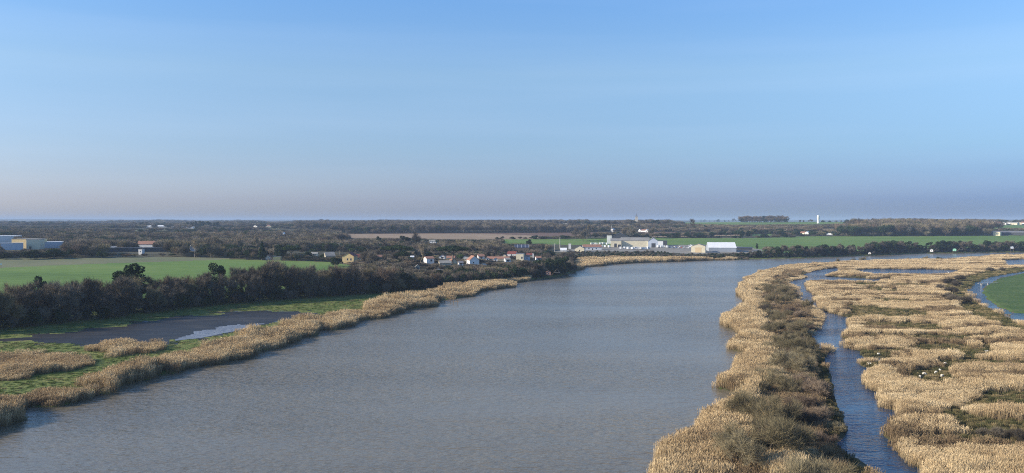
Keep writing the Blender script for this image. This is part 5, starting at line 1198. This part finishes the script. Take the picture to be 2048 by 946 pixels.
sow(items, 'in the village', [(696, 'the yellow gabled house'), (793, 'the broad umbrella pine'), (861, 'the white two storey house'), (949, 'the blue shaded house'), (1039, 'the cream block house'), (1120, 'the tall pale pole')], 'trees among the village houses')
# far bank
fx = [1300, 1340, 1400, 1440, 1480, 1560, 1620, 1660, 1720, 1760, 1830, 1850, 1880, 1905, 1960, 2048, 2300]; fy = [508, 507, 509, 506, 503, 492, 488, 489, 487, 480, 483, 489, 481, 477, 482, 480, 476]
items = []
for off, st in ((3, 6.5), (13, 9)):
    for P_, nrm in walk(UP[16:26], st):
        c_ = P_ + nrm * (off + R.uniform(-1.5, 2.5)); z = float(H(c_[0], c_[1])); px_, py_ = project(c_[0], c_[1], z)
        if px_ > 2110 or px_ < 1335: continue
        d = math.hypot(*c_); h = float(np.clip((py_ - np.interp(px_, fx, fy) - R.uniform(-2, 5) - (4 if off < 5 else 0)) * d / FPX, 2.5, 15))
        if covers(*[np.array([v]) for v in (c_[0], c_[1], z, h)], 2.0)[0]:
            h = 3.4
            if covers(*[np.array([v]) for v in (c_[0], c_[1], z, h)], 2.0)[0]: continue
        kind = R.choice(['ivied0', 'ivied1', 'bushy0', 'evergreen0', 'bare1', 'evergreen1', 'bare3']) if h > 5 else R.choice(['bushy0', 'scrub2'])
        items.append((kind, float(px_), c_[0], c_[1], z, h, R.uniform(1.0, 1.4))); TREEXY.append((c_[0], c_[1]))
sow(items, 'on the dark far bank', [(1396, 'the cream gable warehouse'), (1445, 'the white roofed warehouse'), (1514, 'the low open shed'), (1636, 'the water tower line'), (1739, 'the small white fishing hut'), (1863, 'the white fishing hut with net'), (1909, 'the mint green hut'), (2024, 'the pale blue hut')], 'trees of the dark far bank')
# hedgerow trees between the far fields
items = []
for k in range(60):
    a = R.uniform(985, 1590); b = 478.5 if a < 1160 else 475.5 if a < 1290 else 476.0 - .001 * (a - 1290)
    if 1160 < a < 1285: continue
    p = gp(a, b - R.uniform(0, .6)); h = R.uniform(2.6, 6) if R.random() < .85 else 8
    items.append((R.choice(['bushy0', 'scrub2', 'bushy0', 'scrub2']), a, p[0], p[1], p[2], h * .8, R.uniform(1.3, 2.2)))
sow(items, 'in the far hedge', [(1043, 'the solar panel barn'), (1120, 'the tall pale pole'), (1306, 'the blue-grey hall'), (1396, 'the cream gable warehouse'), (1445, 'the white roofed warehouse'), (1560, 'the dark evergreen clumps')], 'bushes of the hedge between the far fields')
# the islet's willows and scrub: (kind, x, y of the foot, height m, width)
IS = [('willow0', 1576, 556, 3.6, 1.0), ('willow1', 1558, 572, 4.6, 1.0), ('willow2', 1542, 590, 6.4, 1.0), ('willow0', 1562, 598, 7.0, 1.05), ('willow1', 1550, 614, 6.8, 1.1), ('scrub0', 1584, 600, 4.2, 1.2), ('scrub2', 1527, 628, 4.2, 1.2), ('willow1', 1540, 640, 4.6, 1.2),
      ('willow2', 1561, 652, 5.4, 1.1), ('scrub0', 1583, 632, 4.0, 1.3), ('scrub0', 1600, 640, 3.8, 1.2), ('willow1', 1616, 621, 5.2, 1.0), ('willow2', 1556, 676, 6.0, 1.1), ('willow0', 1585, 678, 6.2, 1.1), ('scrub0', 1606, 668, 3.8, 1.3), ('scrub2', 1608, 690, 2.8, 1.2),
      ('willow1', 1566, 702, 6.0, 1.1), ('willow2', 1592, 716, 6.4, 1.15), ('scrub2', 1616, 716, 2.6, 1.2), ('bushy0', 1560, 738, 3.0, 1.3), ('willow0', 1578, 748, 6.6, 1.15), ('willow1', 1606, 752, 5.8, 1.1), ('scrub1', 1618, 752, 2.6, 1.2), ('bushy1', 1584, 744, 2.6, 1.2),
      ('scrub0', 1604, 784, 4.2, 1.3), ('scrub0', 1632, 800, 4.4, 1.3), ('scrub0', 1648, 800, 2.4, 1.2), ('willow1', 1546, 783, 4.2, 1.1), ('willow2', 1564, 792, 5.4, 1.1), ('willow0', 1515, 858, 7.2, 1.15), ('willow1', 1560, 868, 7.0, 1.1), ('scrub0', 1606, 830, 4.0, 1.3), ('scrub2', 1652, 838, 2.6, 1.3), ('scrub0', 1632, 850, 3.6, 1.2),
      ('scrub1', 1668, 866, 2.2, 1.1), ('willow2', 1543, 930, 8.4, 1.1), ('willow0', 1496, 928, 6.6, 1.05), ('willow1', 1476, 946, 6.8, 1.0), ('scrub2', 1592, 898, 3.8, 1.4), ('scrub0', 1640, 900, 3.2, 1.2), ('bushy0', 1546, 950, 2.0, 1.3), ('willow2', 1600, 1008, 7.0, 1.2), ('willow0', 1650, 1012, 6.6, 1.1), ('willow1', 1690, 985, 3.2, 1.1)]
_fr = random.Random(9)
for _ in range(400):
    if len(IS) > 84: break
    b = _fr.uniform(556, 800) if len(IS) > 60 else _fr.uniform(560, 930); a = _fr.uniform(1500, 1700)
    if not inside(ISLEMID, np.array([a]), np.array([b]))[0]: continue
    if min(math.hypot((a - q_[1]) / (b - 441), (b - q_[2]) * 3 / (b - 441)) for q_ in IS) < (.055 if b > 760 else .04): continue
    if float(segdist(np.array([flat(a, b)[0]]), np.array([flat(a, b)[1]]), [(wpoly(ISLE_E_CREEK), False)])[0]) < 6: continue
    k_ = _fr.choice(['scrub0', 'scrub1', 'scrub2', 'willow0', 'willow1', 'scrub0', 'scrub1'])
    IS.append((k_, a, b, _fr.uniform(2.6, 4.2) if k_[0] == 's' else _fr.uniform(3.6, 5.2), _fr.uniform(1.1, 1.5)))
items = []
for k, a, b, h, wd in IS:
    x, y = flat(a, b, .5); items.append((k, float(a) + b * 1e-4, x, y, float(H(x, y)), h, wd))
bands = [(540, 625, 'at the far tip of the narrow islet'), (625, 705, 'on the islet above the double reed point'), (705, 800, 'on the islet near the inlet mouth'), (800, 890, 'on the near part of the islet'), (890, 1100, 'at the near end of the islet')]
for lo, hi, wh in bands:
    sub = [it for it, s in zip(items, IS) if lo <= s[2] < hi]
    cnt = {}
    for it in sorted(sub, key=lambda t: t[2]):
        s = stem_(it[0]); cnt[s] = cnt.get(s, 0) + 1
        plant(it[0], NT[s], '%s %s, %s from the main river' % (ADJ[s], wh, ORD[cnt[s] - 1] if cnt[s] < 21 else '%dst' % cnt[s]), CT[s], (it[2], it[3], it[4] - .1), it[5], 'willows and scrub along the islet', wid=it[6])
# shrubs dotted over the marsh
MS = [('willow0', 1677, 526, 4.4, 'rounded olive shrub nearest the creek head before the river'), ('willow1', 1706, 523.5, 4.6, 'middle one of three rounded shrubs before the river'), ('willow2', 1726, 523.5, 4.8, 'third rounded shrub before the river, tallest of three'), ('willow0', 1816, 518.5, 3.6, 'small faint shrub on the marsh edge before the river'),
      ('willow2', 1853, 519, 5.2, 'wide pale shrub before the white fishing hut'), ('bushy0', 1878, 518.8, 4.4, 'small dark round shrub beside the wide pale one'), ('willow1', 1927, 517, 3.4, 'low faint shrub before the mint green hut'), ('willow0', 2014, 511.5, 4.0, 'small shrub on the reed edge before the pale blue hut'), ('scrub2', 1773, 521, 2.6, 'dark low bush on the marsh edge past the three rounded shrubs'),
      ('scrub2', 1990, 513, 2.8, 'dark flat bush beside the far marsh pool'), ('scrub2', 1978, 543, 3.6, 'dark brown bush at the bend of the dyke before the canal'), ('scrub2', 2005, 543, 3.6, 'round brown bush where the canal meets the dyke'),
      ('scrub2', 1922, 563, 4.6, 'dark brown bush on the dyke above the sluice'), ('scrub2', 1900, 570, 4.8, 'wide dark bush on the dyke, second from the bend'), ('scrub2', 1912, 575, 4.4, 'dark bush on the dyke between two wide ones'), ('scrub2', 1882, 583, 4.2, 'dark bush furthest out on the marsh side of the dyke'), ('scrub2', 1900, 588, 4.4, 'dark bush in the middle of the dyke row'),
      ('scrub2', 1912, 608, 4.6, 'dark bush at the near end of the dyke row'), ('scrub2', 1932, 610, 4.4, 'last dark bush of the dyke row nearest the canal'), ('scrub2', 1895, 600, 4.0, 'low dark bush touching the reeds at the dyke'), ('bushy0', 1768, 550, 1.6, 'tiny dark bush in the narrow creek arm'), ('willow1', 1840, 547, 2.4, 'small bare shrub standing in the long marsh pool'),
      ('scrub2', 2030, 885, 2.6, 'dark purple-brown bush in the wide grassy hollow'), ('scrub2', 1996, 880, 2.2, 'low brown bush beside the wide grassy hollow'), ('scrub2', 1965, 875, 1.8, 'small brown bush at the end of the grassy hollow'), ('pale0', 465, 627, 2.0, 'tiny pale bare sapling at the edge of the flooded mud')]
for k, a, b, h, lab in MS:
    x, y = flat(a, b, .5); s = stem_(k); plant(k, NT[s], lab, CT[s], (x, y, float(H(x, y)) - .1), h, wid=1.35 if k == 'scrub2' else 1.1)
# ---------------------------------------------------------------- undergrowth and far woods
WK = ['bare0', 'bare1', 'bare2', 'bare3', 'ivied0', 'evergreen0', 'evergreen1', 'bushy0', 'scrub2']
def thin(key, frac_leaf):
    """a lighter wood tree: same growth, fewer and broader twigs"""
    (t, c), H0 = PROTO[key]
    return None
def wood_proto(seed, Ht, Wd, n, mat, dark=False):
    rg = np.random.default_rng(seed)
    lo = [(0, 0, Ht * .62, Wd * .40, Wd * .40, Ht * .34)] + [(math.cos(a) * Wd * .27, math.sin(a) * Wd * .27, Ht * rg.uniform(.5, .74), Wd * .26, Wd * .26, Ht * .20) for a in rg.uniform(0, 6.28, 5)]
    P = lobes_points(rg, lo, n, .25)
    if dark:
        v, f = quads(P, .42, rg, .3); parts = [(v, f)]
    else:
        D = P - np.array([0, 0, Ht * .25]); D /= np.linalg.norm(D, axis=1, keepdims=True); D = D + rg.normal(size=D.shape) * .35; D[:, 2] += .3
        parts = [blades(P - D * .8, D, 2.4 * rg.uniform(.6, 1.2, n), .20 * rg.uniform(.6, 1.3, n), rg)]
    segs = [(np.array([0, 0, -1.0]), np.array([.1, 0, Ht * .45]), .22, .15)] + [(np.array([.1, 0, Ht * .35]), np.array([math.cos(a) * Wd * .3, math.sin(a) * Wd * .3, Ht * .75]), .11, .04) for a in rg.uniform(0, 6.28, 6)]
    tv, tf = tubes_np(segs); v, F = join(parts + [(tv, tf)])
    mi = None
    if dark: mi = [0] * n + [1] * len(tf)
    else: mi = [0] * n + [1] * len(tf)
    return bpy.data.objects.new('wood', mesh_np('wood', v, F, [mat, 'bark'], mi))
WP = [wood_proto(300 + i, 12, 9 + i, 1100, ['twigs', 'twigs', 'twigs_olive', 'twigs_red'][i]) for i in range(4)] + [wood_proto(310 + i, 11, 8.5 + i, 1100, 'leaves_dark', True) for i in range(2)] + [wood_proto(320, 12, 9, 900, 'twigs_pale')]
WC = merged(WP, 'wood kinds')
for i, o_ in enumerate(list(WC.objects)):
    o_.name = 'woodtree%02d' % i
out = []
d0 = 330.0
while d0 < 6000:
    s = 6.2 * max(1.0, (d0 / 900) ** .9); d1 = d0 + s
    n = max(int(1.32 * d0 / s), 4); th = (np.arange(n) + rng.uniform(-.45, .45, n)) / n * 1.32 - .66; r = d0 + rng.uniform(-.5, .5, n) * s
    out.append(np.stack([r * np.sin(th), r * np.cos(th), np.full(n, s)], 1)); d0 = d1
W_ = np.vstack(out); x, y, s = W_.T
k = inside(UP_POLY, x, y); x, y, s = x[k], y[k], s[k]; z = H(x, y); px, py = project(x, y, z)
m = in_frame(px, py, 90) & (z > 1.2)
for kind, poly, vis in FIELDS:
    m &= ~inside(poly, px + (vnoise(x, y, 30, 51) - .5) * 3, py)
# the village keeps its own trees; low growth only
inv = inside([(560, 560), (1150, 552), (1150, 496), (1060, 488), (560, 500)], px, py)
nearbank = segdist(x, y, [(UP, False)]) < 32
m &= ~((nearbank) & (px > 1150)) & ~((px < 720) & (segdist(x, y, [(UP, False)]) < 30))
m &= ~((px > 1100) & (px < 1530) & (py > 488) & (py < 520))
m &= ~onfoot(x, y, 5)
openness = vnoise(x, y, 260, 52); d = np.hypot(x, y)
m &= ~((openness < .36) & (d > 1500)) & ~((vnoise(x, y * 1.5, 110, 56) < .25) & (d > 700))
x, y, s, z, px, py, d = [a[m] for a in (x, y, s, z, px, py, d)]; n = len(x)
hgt = rng.uniform(6.5, 11, n) * (.7 + .7 * vnoise(x, y, 120, 55)) * (1 + np.clip((d - 2200) / 2000, 0, 1) * (vnoise(x, y * .3, 130, 57) - .35) * 1.3)
tall = inside([(590, 467), (1175, 466), (1175, 448), (590, 446)], px, py); hgt[tall] = rng.uniform(13, 18, tall.sum())
tallr = inside([(1680, 472.5), (2000, 471.5), (2000, 452), (1680, 456)], px, py); hgt[tallr] = rng.uniform(17, 23, tallr.sum())
cop = inside([(1478, 445), (1575, 445), (1575, 440), (1478, 440)], px, py); hgt[cop] = rng.uniform(14, 18, cop.sum())
inv = inside([(560, 560), (1150, 552), (1150, 496), (1060, 488), (560, 500)], px, py); hgt[inv] *= np.where(py[inv] < 509, .95, .5)
mid2 = (px > 1340) & (px < 1700) & (py < 466) & (py > 444) & ~tallr; hgt[mid2] *= .8
left2 = (px < 590) & (py > 460); hgt[left2] *= .85
bad = covers(x, y, z, hgt, 3.0)
for f in (.6, .4):
    hgt[bad] *= f / (1 if f == .6 else .6); bad2 = covers(x, y, z, hgt, 2.0); bad = bad & bad2
k = ~bad
x, y, s, z, px, py, d, hgt = [a[k] for a in (x, y, s, z, px, py, d, hgt)]; n = len(x)
sp = vnoise(x, y, 90, 53); u = rng.random(n)
kind = np.where(u < .30, 0, np.where(u < .55, 1, np.where(u < .7, 2, np.where(u < .8, 3, np.where(u < .86, 6, 4)))))
ever = (sp > .62) & (rng.random(n) < .75); kind = np.where(ever, 4 + (rng.random(n) < .5), kind)
kind = np.where((tall_ := inside([(590, 467), (1175, 466), (1175, 446), (590, 446)], px, py)) & (u < .8), 0, kind)
wd = np.maximum(hgt / 12 * rng.uniform(.9, 1.25, n), s / 8.5)
scatter('woods', np.stack([x, y, z], 1), rng.uniform(0, 6.28, n), np.stack([wd, wd, hgt / 12], 1), kind, WC, 'bare winter woods with dark evergreens beyond the fields')
print('woods', n)
# brambles at the feet of the belt and the far bank
pts = []
for P_, nrm in walk(UP[2:27], 2.2):
    for q_ in range(3):
        c_ = P_ + nrm * R.uniform(-.5, 15); pts.append((c_[0], c_[1]))
P2 = np.array(pts); z2 = H(P2[:, 0], P2[:, 1]); px, py = project(P2[:, 0], P2[:, 1], z2); h2 = np.where(px < 1160, rng.uniform(.3, .62, len(P2)), rng.uniform(.18, .34, len(P2)))
k = (px > -120) & (px < 2150) & ~((px > 1150) & (px < 1335)) & ~covers(P2[:, 0], P2[:, 1], z2, h2 * 12); P2, z2, h2 = P2[k], z2[k], h2[k]; n = len(P2)
scatter('undergrowth', np.stack([P2[:, 0], P2[:, 1], z2 - h2 * 3.2], 1), rng.uniform(0, 6.28, n), np.stack([h2 * 1.3, h2 * 1.3, h2 * 1.4], 1), np.where(rng.random(n) < .6, 4, 0), WC, 'dark brambles at the foot of the trees')
# scrub strip under the hangars
Q = []
for _ in range(900):
    a, b = R.uniform(1150, 1500), R.uniform(505, 520)
    if a < 1340 or b > 510: Q.append((a, b))
Q = np.array([gp(a, b) for a, b in Q]); h2 = rng.uniform(.10, .24, len(Q)); k = ~covers(Q[:, 0], Q[:, 1], Q[:, 2], h2 * 12); Q, h2 = Q[k], h2[k]; n = len(Q)
pq, qq = project(Q[:, 0], Q[:, 1], Q[:, 2])
scatter('scrub', np.stack([Q[:, 0], Q[:, 1], Q[:, 2] - h2 * 3.4], 1), rng.uniform(0, 6.28, n), np.stack([h2 * 1.6, h2 * 1.6, h2 * 1.5], 1), np.where(rng.random(n) < .5, 4, 0), WC, 'dark scrub on the slope below the hangars')
# ---------------------------------------------------------------- the air
m = bpy.data.materials.new('haze'); m.use_nodes = True; N = m.node_tree.nodes; L = m.node_tree.links
N.remove(N['Principled BSDF']); pv = N.new('ShaderNodeVolumePrincipled'); pv.inputs['Color'].default_value = (.45, .59, .80, 1); pv.inputs['Density'].default_value = 9.5e-5; pv.inputs['Anisotropy'].default_value = .0
L.new(pv.outputs[0], N['Material Output'].inputs['Volume']); MATS['haze'] = m
tag(MB().box(-27500, 27500, -27500, 27500, -4, 95).build('haze', 'haze'), 'thin blue haze of the winter air', kind='stuff')
